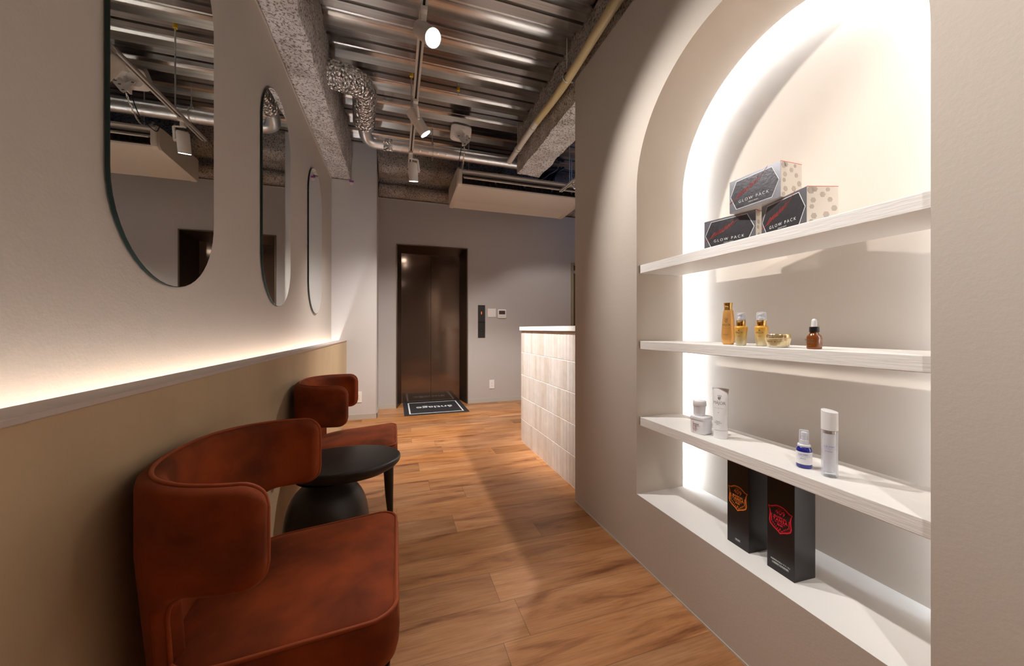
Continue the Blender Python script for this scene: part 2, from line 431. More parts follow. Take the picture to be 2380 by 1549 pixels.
def lumpy(bm, amp, scale, seed=0, lock=None):
    for v in bm.verts:
        if lock and lock(v.co): continue
        n = mnoise.noise_vector(v.co * scale + Vector((seed, 0, 0))) * amp + mnoise.noise_vector(v.co * scale * 4) * amp * 0.45
        v.co += n

# ------------------------------------------------------------------ key dimensions
XL, XLW = -0.691, -0.53          # upper left wall, wainscot face
XR, WT = 1.041, 0.42             # niche wall face and thickness
YP, YB = 4.528, 5.012            # pier face, back wall face
YN, XE = -2.4, 3.6               # rear wall, far right wall
ZD = 3.20                        # steel deck underside
WEND = 1.975                     # free end of the niche wall
NY0, NY1, ZS, ZSP, NR = 0.44, 1.386, 0.30, 1.676, 0.473
NYC = (NY0 + NY1) / 2

# ------------------------------------------------------------------ setting
b = MB(); b.box(XL - 0.1, XE + 0.1, YN - 0.1, 5.5, -0.08, 0.0)
struct(b.build('floor', 'floor', smooth=False))

# steel deck
PP = 0.316
prof = [(a_ * PP / 0.345, z_) for a_, z_ in [(0.0, 0.030), (0.012, 0.030), (0.014, 0.0), (0.082, 0.0), (0.110, 0.050), (0.160, 0.050), (0.166, 0.043), (0.179, 0.043), (0.185, 0.050),
        (0.233, 0.050), (0.261, 0.0), (0.331, 0.0), (0.333, 0.030)]]
ys = []
y = 2.272 - PP * 16
while y < 5.7:
    for (a, z) in prof: ys.append((y + a, ZD + z))
    y += PP
b = MB()
b.grid([[(XL - 0.1, yy, zz) for yy, zz in ys], [(XE, yy, zz) for yy, zz in ys]])
b.grid([[(XL - 0.1, ys[0][0], ZD + 0.12), (XL - 0.1, ys[-1][0], ZD + 0.12)], [(XE, ys[0][0], ZD + 0.12), (XE, ys[-1][0], ZD + 0.12)]])
struct(b.build('ceiling', 'deck', smooth=False, fixn=False))

# left wall (upper), wainscot, cap
b = MB(); b.box(XL - 0.12, XL, YN, YP + 0.6, 0.0, 2.752)
struct(b.build('wall_left', 'paint', smooth=False))
b = MB()
b.box(XLW - 0.014, XLW - 0.004, YN, YP, 0.0, 0.908)
b.box(XL, XLW - 0.014, YN, YP, 0.0, 0.80)
b.box(XLW - 0.085, XLW - 0.014, YN, YP, 0.80, 0.908)
struct(b.build('wall_left_wainscot', 'wainscot', smooth=False))
b = MB(); b.box(XLW - 0.082, XLW, YN, YP, 0.908, 0.920, 0.0015)
struct(b.build('trim_1', 'cap', smooth=False))
b = MB(); b.box(XL, XL + 0.008, YN, YP, 2.744, 2.756)
struct(b.build('trim_2', 'trim', smooth=False))

# pier
b = MB()
b.prism([(XL, 0), (-0.21, 0), (-0.21, 3.20), (-0.481, 3.20), (-0.481, 2.752), (XL, 2.752)], YP, YB + 0.25, lambda p, a: (p[0], a, p[1]))
struct(b.build('wall_pier', 'paint_pier', smooth=False))
b = MB()
b.box(XL, -0.478, YP - 0.004, YP, 2.745, 2.757); b.box(-0.485, -0.478, YP - 0.004, YP, 2.757, 3.205); b.box(-0.485, -0.207, YP - 0.004, YP, 3.195, 3.205)
b.box(-0.213, -0.207, YP - 0.004, YP + 0.0, 0, 3.2)
struct(b.build('trim_3', 'trim', smooth=False))

# back wall with elevator opening and far door opening
EX0, EX1, EZ = 0.010, 0.965, 2.175
b = MB()
for (x0, x1, z0, z1) in [(-0.21, EX0, 0, 2.757), (EX0, EX1, EZ, 2.757), (EX1, 2.57, 0, 2.757), (2.57, 3.42, 2.065, 2.757), (3.42, XE, 0, 2.757)]:
    b.box(x0, x1, YB, YB + 0.14, z0, z1)
struct(b.build('wall_back', 'paint_back', smooth=False))
b = MB(); b.box(-0.21, XE, YB - 0.004, YB + 0.02, 2.750, 2.762)
struct(b.build('trim_4', 'trim', smooth=False))
b = MB(); b.box(XL, XE, 5.36, 5.46, 0, ZD)
struct(b.build('wall_shaft', 'paint_back', smooth=False))
# baseboards
b = MB(); b.box(-0.21, EX0 - 0.002, YB - 0.006, YB, 0, 0.058); b.box(EX1 + 0.002, 2.57, YB - 0.006, YB, 0, 0.058)
struct(b.build('baseboard_back', 'baseboard', smooth=False))
b = MB(); b.box(XLW, -0.204, YP - 0.006, YP, 0, 0.058); b.box(-0.21, -0.204, YP - 0.006, YB - 0.006, 0, 0.058)
struct(b.build('baseboard_pier', 'baseboard', smooth=False))
# rear wall, far right wall
b = MB(); b.box(XL - 0.1, XE + 0.1, YN - 0.12, YN, 0, ZD + 0.1)
struct(b.build('wall_rear', 'paint', smooth=False))
b = MB(); b.box(XE, XE + 0.1, YN, 5.5, 0, ZD + 0.1)
struct(b.build('wall_right_far', 'paint_back', smooth=False))
M['blue_glow'] = mat('blue_fill_glow', (0.2, 0.3, 0.5), 0.1, emit=(0.30, 0.50, 1.0), estr=BLUE_FILL)  # added blue glow, an unseen fill for the beams and ceiling
b = MB()
for (y0, y1, z0, z1) in ((3.0, 3.04, 2.66, 3.18), (4.56, 4.60, 2.66, 3.18), (3.04, 4.56, 2.66, 2.70), (3.04, 4.56, 3.14, 3.18)): b.box(XE - 0.03, XE - 0.001, y0, y1, z0, z1)
fill_frame = struct(b.build('fill_panel_1', 'trim', smooth=False))  # frame round the added blue fill panel, out of view
b = MB(); b.box(XE - 0.012, XE - 0.004, 3.04, 4.56, 2.70, 3.14)
b.build('glow_pane', 'blue_glow', fill_frame, smooth=False)

# niche wall: front face with arched hole, end face, top, back
def arch(off=0.0, n=40, zb=ZS):
    pts = [(NY0 - off, zb), (NY0 - off, ZSP)]
    for i in range(1, n):
        th = math.pi - math.pi * i / n
        pts.append((NYC + (NR + off) * math.cos(th), ZSP + (NR + off) * math.sin(th)))
    pts += [(NY1 + off, ZSP), (NY1 + off, zb)]
    return pts
ZW = 2.56
b = MB(); bm = b.bm
A = arch()
inner = [bm.verts.new((XR, p[0], p[1])) for p in A]
def vv(y_, z_): return bm.verts.new((XR, y_, z_))
# left piece, right piece, bottom piece, and fan above the arch
bl, tl = vv(YN, 0), vv(YN, ZW)
br, tr = vv(WEND, 0), vv(WEND, ZW)
mid_t = vv(NYC, ZW)
ml, mr_ = vv(YN, ZS), vv(WEND, ZS)
il, ir = inner[0], inner[-1]
b._f((bl, br, mr_, ir, il, ml))
h = len(inner) // 2
sl, sr = vv(YN, ZSP), vv(WEND, ZSP)
b._f((ml, il, inner[1], sl)); b._f((ir, mr_, sr, inner[-2]))
b._f([sl] + inner[1:h + 1] + [mid_t, tl]); b._f([mid_t] + inner[h:-1] + [sr, tr])
# other sides
X2 = XR + WT
b.box(XR + 0.0005, X2, WEND - 0.01, WEND, 0, ZW)
b.box(XR + 0.0005, X2, YN, WEND, ZW - 0.02, ZW)
b.box(X2 - 0.02, X2, YN, WEND, 0, ZW)
struct(b.build('wall_right', 'paint', smooth=False, fixn=False))
# jamb lining, groove and niche back
XJ, XB = 1.301, 1.361
GO = 0.10
b = MB()
b.grid([[(XR, p[0], p[1]) for p in A], [(XJ, p[0], p[1]) for p in A]])
O = arch(GO)
b.grid([[(XJ, p[0], p[1]) for p in A], [(XJ, p[0], p[1]) for p in O]])
b.grid([[(XJ, p[0], p[1]) for p in O], [(XB, p[0], p[1]) for p in O]])
b.box(XB, XB + 0.01, NY0 - GO - 0.02, NY1 + GO + 0.02, ZS - 0.02, ZSP + NR + GO + 0.02)
struct(b.build('wall_niche', 'paint_niche', smooth=True, angle=30, fixn=False))
b = MB(); b.box(XR + 0.0008, XJ, NY0, NY1, ZS - 0.02, ZS + 0.0004); b.box(XJ, XB, NY0 - GO, NY1 + GO, ZS - 0.02, ZS)
struct(b.build('niche_sill', 'sillboard', smooth=False))
# thin shadow-gap bead at the floor of the niche wall
b = MB(); b.box(XR - 0.003, XR, YN, WEND, 0, 0.006)
struct(b.build('baseboard_right', 'trim', smooth=False))

# LED strips
def led_path(off, n=40): return arch(off, n, ZS + 0.01)
P1, P2 = led_path(0.030), led_path(0.042)
b = MB()
b.grid([[(XJ + 0.004, p[0], p[1]) for p in P1], [(XJ + 0.004, p[0], p[1]) for p in P2]])
b.grid([[(XJ + 0.001, p[0], p[1]) for p in P1], [(XJ + 0.004, p[0], p[1]) for p in P1]])
b.grid([[(XJ + 0.001, p[0], p[1]) for p in P2], [(XJ + 0.004, p[0], p[1]) for p in P2]])
o = b.build('led_strip', 'led', smooth=False)
tag(o, 'cool white strip light hidden around the back edge of the arched niche', 'strip light')
b = MB(); b.box(XL + 0.035, XL + 0.047, YN + 0.05, YP - 0.02, 0.802, 0.806)
o = b.build('led_strip', 'led_ledge', smooth=False)
tag(o, 'white strip light hidden in the ledge along the mirror wall', 'strip light')

# ------------------------------------------------------------------ shelves
def shelf(zt, th, label):
    t = MB(); t.box(1.056, 1.278, NY0 + 0.0005, NY1 - 0.0005, zt - th, zt, 0.002)
    o = t.build('wall_shelf', 'white_board', smooth=False)
    tag(o, label, 'shelf', 'white boards in the arched niche')
shelf(1.338, 0.038, 'highest white niche shelf, carrying the three foil cartons')
shelf(0.994, 0.037, 'middle white niche shelf, carrying gold bottles and a brown dropper bottle')
shelf(0.650, 0.039, 'lowest white niche shelf, carrying white tubes, jars and a blue spray bottle')

# ------------------------------------------------------------------ fireproofed beams
def wool_prism(name, pts, y0, y1, axis, material, label, step=0.03, amp=0.012, seed=0):
    # resample the outline then sweep and lump
    out = []
    n = len(pts)
    for i in range(n):
        a, c = Vector(pts[i]), Vector(pts[(i + 1) % n]); k = max(1, int((c - a).length / step))
        for j in range(k): out.append(a + (c - a) * j / k)
    m = max(2, int((y1 - y0) / step))
    fn = (lambda p, a: Vector((p[0], a, p[1]))) if axis == 'y' else (lambda p, a: Vector((a, p[0], p[1])))
    bb = MB()
    V = bb.grid([[fn(p, y0 + (y1 - y0) * i / m) for p in out] for i in range(m + 1)], closed_u=True)
    bb._f(list(reversed(V[0]))); bb._f(V[-1])
    lumpy(bb.bm, amp, 7.0, seed)
    o = bb.build(name, material, smooth=True, angle=80)
    return tag(o, label, 'beam')
wool_prism('fireproofed_beam', [(XL - 0.10, 2.765), (-0.497, 2.765), (-0.482, 2.86), (-0.480, 3.24), (XL - 0.10, 3.24)], YN + 0.05, YP + 0.55, 'y', 'wool',
           'ceiling beam in speckled grey sprayed fireproofing above the mirror wall', seed=1)
wool_prism('fireproofed_beam', [(1.287, 2.762), (1.550, 2.762), (1.555, 3.24), (1.280, 3.24)], YN + 0.05, 3.79, 'y', 'wool',
           'ceiling beam in sprayed fireproofing running beside the cream pipe', seed=5)
wool_prism('fireproofed_beam', [(4.63, 3.24), (4.63, 3.03), (4.70, 2.985), (4.93, 2.97), (4.95, 2.93), (4.885, 2.895), (4.87, 2.83), (4.93, 2.778), (5.34, 2.772), (5.34, 3.24)],
           -0.20, XE - 0.02, 'x', 'wool_brown', 'brownish fireproofed ceiling beam across the top of the elevator wall', seed=9)
# ------------------------------------------------------------------ elevator
EV = thing('elevator_door', 'dark bronze elevator doors in the back wall', 'elevator', ((EX0 + EX1) / 2, YB, 0))
EV['kind'] = 'structure'
cx = (EX0 + EX1) / 2
LX0, LX1, YE, LZ = 0.080 - cx, 0.900 - cx, 0.30, 2.11
b = MB()
fx0, fx1 = EX0 - cx, EX1 - cx
e = 0.014
# face edge bead
b.box(fx0 + 0.001, fx0 + e, -0.012, 0.0, 0, EZ - 0.002); b.box(fx1 - e, fx1 - 0.001, -0.012, 0.0, 0, EZ - 0.002); b.box(fx0 + e, fx1 - e, -0.012, 0.0, EZ - e, EZ - 0.002)
b.build('frame_edge', 'bronze_edge', EV, smooth=False)
b = MB()
zt = EZ - e
b.prism([(fx0 + e, 0.0), (LX0, YE), (LX0 - 0.03, YE), (fx0 + 0.002, 0.02), (fx0 + 0.002, 0.0)], 0.0, EZ - 0.002, lambda p, a: (p[0], p[1], a))
b.prism([(fx1 - e, 0.0), (fx1 - 0.002, 0.0), (fx1 - 0.002, 0.02), (LX1 + 0.03, YE), (LX1, YE)], 0.0, EZ - 0.002, lambda p, a: (p[0], p[1], a))
b.prism([(0.0, zt), (YE, LZ), (YE, EZ - 0.002), (0.0, EZ - 0.002)], fx0 + 0.004, fx1 - 0.004, lambda p, a: (a, p[0], p[1]))
b.build('frame', 'bronze_frame', EV, smooth=False)
seam = 0.4885 - cx
for (x0, x1) in ((LX0 - 0.02, seam - 0.0015), (seam + 0.0015, LX1 + 0.02)):
    b = MB(); b.box(x0, x1, YE + 0.002, YE + 0.03, 0.008, LZ + 0.02, 0.001)
    b.build('door_leaf', 'bronze', EV, smooth=False)
b = MB(); b.box(LX0 - 0.02, LX1 + 0.02, YE - 0.001, YE + 0.04, 0.0, 0.006)
b.build('threshold', 'bronze_edge', EV, smooth=False)
# far door, mostly hidden behind the niche wall
DV = thing('door_2', 'tan framed dark door at the far right end of the back wall', 'door', (2.995, YB, 0)); DV['kind'] = 'structure'
b = MB()
b.box(-0.423, -0.385, -0.012, 0.12, 0, 2.063); b.box(0.385, 0.423, -0.012, 0.12, 0, 2.063); b.box(-0.385, 0.385, -0.012, 0.12, 2.028, 2.063)
b.build('door_frame', 'door_tan', DV, smooth=False)
b = MB(); b.box(-0.383, 0.383, 0.03, 0.07, 0.005, 2.026, 0.001)
lf = b.build('door_leaf', 'door_dark', DV, smooth=False)
b = MB(); b.box(-0.383, -0.33, -0.001, 0.029, 1.90, 1.945, 0.003)
b.build('door_closer', 'steel', lf, smooth=False)

# mat
MT = thing('door_mat', 'black door mat with white border and upside-down white lettering before the elevator', 'mat', (0.497, 4.915, 0), 0.0)
b = MB(); b.box(-0.395, 0.395, -0.40, 0.385, 0.0005, 0.006, 0.002)
b.build('pile', 'mat_black', MT, smooth=False)
b = MB()
bx, by0, by1, bw = 0.335, -0.345, 0.335, 0.017
for (x0, x1, y0, y1) in ((-bx, bx, by0, by0 + bw), (-bx, bx, by1 - bw, by1), (-bx, -bx + bw, by0 + bw, by1 - bw), (bx - bw, bx, by0 + bw, by1 - bw)):
    b.box(x0, x1, y0, y1, 0.0058, 0.0066)
b.build('border', 'mat_white', MT, smooth=False)
text(MT, 'lettering', 'ántiage', 0.17, frame_mtx((0.0, 0.0, 0.0062), (-1, 0, 0), (0, -1, 0)), 'mat_white', extrude=0.0004, bold=0.0015)

# ------------------------------------------------------------------ wall fittings
def outlet(loc, label):
    t = thing('wall_outlet', label, 'outlet', loc)
    q = MB(); q.box(-0.036, 0.036, -0.007, 0.0, -0.062, 0.062, 0.002); q.build('cover_plate', 'white_plastic', t, smooth=False)
    q = MB()
    for zc in (-0.018, 0.018):
        for dx in (-0.007, 0.007): q.box(dx - 0.001, dx + 0.001, -0.0078, -0.0065, zc - 0.005, zc + 0.005)
        q.box(-0.002, 0.002, -0.0078, -0.0065, zc - 0.012, zc - 0.009)
    q.build('socket', 'screw', t, smooth=False)
outlet((1.313, YB, 0.255), 'white power outlet low on the back wall, right of the elevator')
outlet((-0.408, YP, 0.257), 'white power outlet low on the pier, partly behind the far chair')
EP = thing('elevator_call_panel', 'tall dark elevator call panel with red digit beside the elevator', 'call panel', (1.162, YB, 0.925))
b = MB(); b.box(-0.05, 0.05, -0.010, 0.0, 0.0, 0.458, 0.001); b.build('face_plate', 'charcoal', EP, smooth=False)
b = MB(); b.box(-0.047, 0.047, -0.0106, -0.0095, 0.206, 0.226); b.build('groove', 'black', EP, smooth=False)
text(EP, 'floor_digit', '1', 0.05, frame_mtx((-0.002, -0.0106, 0.345), (1, 0, 0), (0, 0, 1)), 'red_led', bold=0.001)
b = MB(); b.lathe([(0.019, 0), (0.019, 0.0012)], 24, sup=2.0); b.build('call_button', 'black', EP, mtx=frame_mtx((-0.001, -0.0100, 0.100), (1, 0, 0), (0, 0, 1)))
text(EP, 'button_arrow', 'v', 0.022, frame_mtx((-0.001, -0.0114, 0.101), (1, 0, 0), (0, 0, 1)), 'grey')
SW = thing('light_switch', 'white triple light switch with a small red pilot light', 'light switch', (1.312, YB, 1.214))
b = MB(); b.box(-0.060, 0.060, -0.008, 0, 0, 0.122, 0.002); b.build('cover_plate', 'white_plastic', SW, smooth=False)
for k in range(3):
    b = MB(); b.box(-0.046 + k * 0.031, -0.017 + k * 0.031, -0.011, -0.007, 0.012, 0.110, 0.001); rk = b.build('rocker', 'white_plastic', SW, smooth=False)
    if k == 0:
        q = MB(); q.cyl((-0.034, -0.0125, 0.062), (-0.034, -0.010, 0.062), 0.005, seg=12); q.build('pilot_light', 'pink_led', rk)
TH = thing('wall_controller', 'white air conditioner controller with grey screen, right of the light switch', 'thermostat', (1.462, YB, 1.203))
b = MB(); b.box(-0.061, 0.061, -0.016, 0, 0, 0.126, 0.003); b.build('housing', 'white_plastic', TH, smooth=False)
b = MB(); b.box(-0.046, 0.046, -0.0168, -0.015, 0.052, 0.106); b.build('screen', 'ac_dark', TH, smooth=False)
b = MB()
for k in range(4): b.box(-0.045 + k * 0.024, -0.027 + k * 0.024, -0.0175, -0.015, 0.018, 0.030)
b.build('buttons', 'grey', TH, smooth=False)
TP = thing('tape_tag', 'small purple-topped paper tag stuck on the wall edge under the beam', 'tag', (-0.481, YP - 0.0045, 2.70))
b = MB(); b.box(-0.022, 0.024, -0.001, -0.0002, 0.035, 0.055); b.build('purple_tape', 'tape_purple', TP, smooth=False)
b = MB(); b.box(-0.018, 0.019, -0.001, -0.0002, 0.003, 0.035); b.build('paper', 'tape_white', TP, smooth=False)

# ------------------------------------------------------------------ mirrors
def capsule(wd, ht, n=24, off=0.0):
    r = wd / 2 + off; hh = ht / 2 - wd / 2; pts = []
    for i in range(n + 1): th = math.pi * i / n; pts.append((r * math.cos(th), hh + r * math.sin(th)))
    for i in range(n + 1): th = math.pi + math.pi * i / n; pts.append((r * math.cos(th), -hh + r * math.sin(th)))
    return pts
def make_mirror(loc, label):
    t = thing('wall_mirror', label, 'mirror', loc, group='capsule mirrors on the left wall')
    q = MB(); q.prism(capsule(0.545, 1.285), 0.004, 0.0125, lambda p, a: (a, p[0], p[1])); q.build('glass_edge', 'glassedge', t, smooth=True, angle=40)
    q = MB(); q.prism(capsule(0.545, 1.285, off=-0.002), 0.0126, 0.0132, lambda p, a: (a, p[0], p[1])); q.build('mirror_face', 'mirror', t, smooth=False)
    return t
mz = 1.827
MR = make_mirror((XL, 1.438, mz), 'tall pill-shaped frameless mirror nearest the camera, cut by the top of the picture')
dup(MR, (XL, 2.530, mz), 0, 'tall pill-shaped frameless mirror, middle of the three on the left wall')
dup(MR, (XL, 3.622, mz), 0, 'narrow-looking pill-shaped mirror nearest the far corner of the left wall')

# ------------------------------------------------------------------ counter
CT = thing('reception_counter', 'reception counter clad in narrow upright beige tiles with a rounded end', 'counter', (1.12, 2.0, 0))
def counter_path(off=0.0, step=0.0465):
    # plan polyline: along y at x=0, rounding at far end to +x
    Rr = 0.34 + off; y1 = 1.13
    segs = []
    pts = []
    s_ = 0.0
    Ltot1 = y1; arc = Rr * math.pi / 2; L3 = 1.1
    def pos(s):
        if s < Ltot1: return Vector((-off, s + 0.0, 0)), Vector((-1, 0, 0))
        s2 = s - Ltot1
        if s2 < arc:
            th = s2 / Rr
            return Vector((0.34 - Rr * math.cos(th), y1 + Rr * math.sin(th), 0)), Vector((-math.cos(th), math.sin(th), 0))
        s3 = s2 - arc
        return Vector((0.34 + s3, y1 + Rr, 0)), Vector((0, 1, 0))
    return pos, Ltot1 + arc + L3
pos, LT = counter_path(0.0)
b = MB()
n = 90
ring = [pos(LT * i / n)[0] for i in range(n + 1)]
ring_in = [Vector((1.44, p.y, 0)) for p in (ring[-1], ring[0])]
outline = [(p.x, p.y) for p in ring] + [(1.44, ring[-1].y - 0.5), (0.5, 0.6), (0.5, -0.02)]
b.prism([(p[0] + 0.0, p[1]) for p in outline], 0.0, 1.025, lambda p, a: (p[0], p[1], a))
b.build('carcass', 'grout', CT, smooth=True, angle=30)
b = MB(); rnd = random.Random(3)
TW, TG, THt = 0.0455, 0.0044, 0.2015
rows_z = [0.006 + k * (THt + 0.0055) for k in range(5)]
sN = int(LT / (TW + TG))
tiles = MB()
for r_i, z0 in enumerate(rows_z):
    z1 = min(z0 + THt, 1.024)
    for k in range(sN):
        s0 = k * (TW + TG); s1 = s0 + TW
        tiles.mi = rnd.choice([0, 0, 1, 1, 2, 3, 4])
        (p0, n0), (p1, n1) = pos(s0), pos(s1)
        th = 0.0014 + rnd.uniform(0, 0.0004); e_ = 0.0010
        t_ = (p1 - p0).normalized()
        q = []
        for (pp, nn, z, inset, o_) in ((p0, n0, z0, 0, 0), (p1, n1, z0, 0, 0), (p1, n1, z1, 0, 0), (p0, n0, z1, 0, 0)):
            q.append(tiles.bm.verts.new(pp + nn * 0.0 + Vector((0, 0, z))))
        q2 = []
        for (pp, nn, z, sx_, sz_) in ((p0, n0, z0, 1, 1), (p1, n1, z0, -1, 1), (p1, n1, z1, -1, -1), (p0, n0, z1, 1, -1)):
            q2.append(tiles.bm.verts.new(pp + nn * (th - e_ * 0.6) + Vector((0, 0, z))))
        q3 = []
        for (pp, nn, z, sx_, sz_) in ((p0, n0, z0, 1, 1), (p1, n1, z0, -1, 1), (p1, n1, z1, -1, -1), (p0, n0, z1, 1, -1)):
            q3.append(tiles.bm.verts.new(pp + t_ * (sx_ * e_) + nn * th + Vector((0, 0, z + sz_ * e_))))
        for a_, c_ in ((q, q2), (q2, q3)):
            for i in range(4): tiles._f((a_[i], a_[(i + 1) % 4], c_[(i + 1) % 4], c_[i]))
        tiles._f(q3)
tiles.build('tile_cladding', ['tile%d' % i for i in range(5)], CT, smooth=False)
pos2, LT2 = counter_path(0.018)
ring = [pos2(LT2 * i / 90)[0] for i in range(91)]
b = MB(); b.prism([(p.x, p.y) for p in ring] + [(1.44, ring[-1].y - 0.5), (0.5, 0.6), (0.5, -0.02)], 1.034, 1.068, lambda p, a: (p[0], p[1], a))
b.build('countertop', 'white_board', CT, smooth=True, angle=30)
b = MB(); pos3, LT3 = counter_path(-0.004)
ring = [pos3(LT3 * i / 90)[0] for i in range(91)]
b.prism([(p.x, p.y) for p in ring] + [(1.44, ring[-1].y - 0.5), (0.5, 0.6), (0.5, -0.02)], 1.025, 1.034, lambda p, a: (p[0], p[1], a))
b.build('shadow_gap', 'wainscot', CT, smooth=False)

# ------------------------------------------------------------------ chairs
def make_chair():
    t = thing('lounge_chair', 'rust velvet lounge chair with wraparound back, nearest the camera', 'chair', (0, 0, 0), group='rust velvet chairs along the wall')
    # local: front is +x with seat front edge at x=0; back at x=-0.52; y symmetric
    ztop, zarm = 0.752, 0.552
    HW, AX = 0.260, 0.262
    cxs, xb = -0.262, -0.503
    # plan path from near arm tip to far arm tip
    path = []
    n_arc = 70
    for i in range(n_arc + 1):
        th = -math.pi / 2 - math.pi * i / n_arc
        c, q = math.cos(th), math.sin(th)
        pw = 2.0 / 2.45
        x = cxs + (cxs - xb) * math.copysign(abs(c) ** pw, c)
        y_ = HW * math.copysign(abs(q) ** pw, q)
        path.append(Vector((x, y_, 0)))
    # path starts at (cxs,-HW); pull the tips slightly forward and inward
    tipn = [Vector((cxs + 0.022, -HW + 0.004, 0)), Vector((cxs + 0.012, -HW + 0.002, 0))]
    tipf = [Vector((p.x, -p.y, 0)) for p in reversed(tipn)]
    path = tipn + path + tipf
    # resample uniformly
    cum = [0.0]
    for i in range(1, len(path)): cum.append(cum[-1] + (path[i] - path[i - 1]).length)
    Ls = cum[-1]
    def at(s):
        s = max(0, min(Ls, s))
        for i in range(1, len(cum)):
            if s <= cum[i] or i == len(cum) - 1:
                f = (s - cum[i - 1]) / max(1e-9, cum[i] - cum[i - 1]); return path[i - 1].lerp(path[i], f)
    def nrm(s):
        d = at(s + 0.012) - at(s - 0.012); d.normalize(); return Vector((d.y, -d.x, 0))  # outward
    r1 = 0.045; sA = 0.120; r2 = 0.085
    def high(s):
        d = min(s, Ls - s)
        return ztop - (r1 - math.sqrt(max(0, r1 * r1 - (r1 - min(d, r1)) ** 2))) + 0.006 * math.sin(math.pi * s / Ls)
    def low(s):
        d = min(s, Ls - s)
        if d < r1: return zarm + (r1 - math.sqrt(max(0, r1 * r1 - (r1 - d) ** 2)))
        if d < sA: return zarm
        if d < sA + r2: return zarm - (r2 - math.sqrt(max(0, r2 * r2 - (d - sA) ** 2)))
        return max(0.235, zarm - r2 - (d - sA - r2) * 22)
    samples = [0, .004, .009, .016, .025, .035, .045]
    x = 0.06
    while x < Ls / 2 - 1e-6: samples.append(x); x += 0.0075
    samples += [Ls / 2] + [Ls - v for v in reversed(samples)]
    T = 0.025
    def P(s, z, side, f):
        p = at(s)
        tp = 1.0 - 0.11 * max(0, (0.60 - z)) / 0.36 - 0.02 * max(0, (z - 0.60)) * 0
        pc = Vector((cxs + (p.x - cxs) * tp if p.x < cxs else p.x, p.y * tp, 0))
        q = pc + nrm(s) * (side * T * f); q.z = z
        return q
    q_ = MB()
    nv = 22
    def shell(side):
        rows = []
        for s in samples:
            lo, hi = low(s), high(s)
            row = []
            for k in range(nv + 1):
                a = k / nv; a = 0.5 - 0.5 * math.cos(math.pi * a)
                z = lo + (hi - lo) * a
                d = min(min(s, Ls - s), z - lo, hi - z)
                f = math.sqrt(max(0.0, 1 - (1 - min(d / 0.022, 1)) ** 2))
                f = 0.22 + 0.78 * f
                row.append(P(s, z, side, f))
            rows.append(row)
        return rows
    A_, B_ = shell(1), shell(-1)
    VA = q_.grid(A_); VB = q_.grid(B_)
    m_ = len(VA)
    for i in range(m_ - 1):
        for kk in (0, nv): q_._f((VA[i][kk], VA[i + 1][kk], VB[i + 1][kk], VB[i][kk]))
    for ii in (0, m_ - 1):
        for k in range(nv): q_._f((VA[ii][k], VA[ii][k + 1], VB[ii][k + 1], VB[ii][k]))
    bk = q_.build('backrest', 'velvet', t, smooth=True, angle=70)
    # piping around the outline on both faces
    for side in (0,):
        loop = []
        for s in samples: loop.append(P(s, high(s) + 0.001, side, 0.62))
        for k in range(nv, -1, -1): loop.append(P(Ls, low(Ls) + (high(Ls) - low(Ls)) * k / nv, side, 0.62))
        for s in reversed(samples): loop.append(P(s, low(s) - 0.001, side, 0.62))
        for k in range(0, nv): loop.append(P(0, low(0) + (high(0) - low(0)) * k / nv, side, 0.62))
        cl = [loop[0]]
        for p in loop[1:]:
            if (p - cl[-1]).length > 0.0035: cl.append(p)
        if (cl[-1] - cl[0]).length < 0.0035: cl.pop()
        z_ = MB(); z_.tube(cl, 0.0042, 8, caps=False, closed=True); z_.build('piping', 'velvet_pipe', bk, smooth=True, angle=180)
    # seat
    def outline(inset, n=72):
        pts = []
        x0, x1, hw, hb = -0.478 + inset, 0.0 - inset, 0.250 - inset, 0.245 - inset
        rf, rb = max(0.012, 0.055 - inset * 0.4), max(0.02, 0.16 - inset)
        def arcp(cx_, cy_, r, a0, a1, k=10):
            for i in range(k + 1):
                a = a0 + (a1 - a0) * i / k; pts.append((cx_ + r * math.cos(a), cy_ + r * math.sin(a)))
        arcp(x1 - rf, hw - rf, rf, 0, math.pi / 2)
        arcp(x0 + rb, hb - rb, rb, math.pi / 2, math.pi)
        arcp(x0 + rb, -hb + rb, rb, math.pi, 1.5 * math.pi)
        arcp(x1 - rf, -hw + rf, rf, 1.5 * math.pi, 2 * math.pi)
        return pts
    # slight bow of the front edge
    def bow(p): return (p[0] + 0.012 * (1 - (p[1] / 0.27) ** 2) * max(0, (p[0] + 0.2) / 0.2), p[1])
    prof_ = [(0.045, 0.293), (0.022, 0.296), (0.008, 0.310), (0.002, 0.335), (0.0, 0.37), (0.001, 0.405), (0.006, 0.418), (0.014, 0.424), (0.03, 0.430), (0.06, 0.436), (0.11, 0.441), (0.16, 0.443)]
    s_ = MB()
    rows = [[(bow(p)[0], bow(p)[1], z) for p in outline(i_)] for i_, z in prof_]
    V = s_.grid(rows, closed_u=True)
    s_._f(list(reversed(V[0]))); s_._f(V[-1])
    for v in s_.bm.verts:
        if v.co.z > 0.33: v.co.z -= 0.075 * max(0.0, -v.co.x - 0.03)
    st = s_.build('seat', 'velvet', t, smooth=True, angle=60)
    z_ = MB(); z_.tube([(bow(p)[0], bow(p)[1], 0.4215 - 0.075 * max(0.0, -bow(p)[0] - 0.03)) for p in outline(0.007)], 0.0045, 8, caps=False, closed=True)
    z_.build('piping', 'velvet_pipe', st, smooth=True, angle=180)
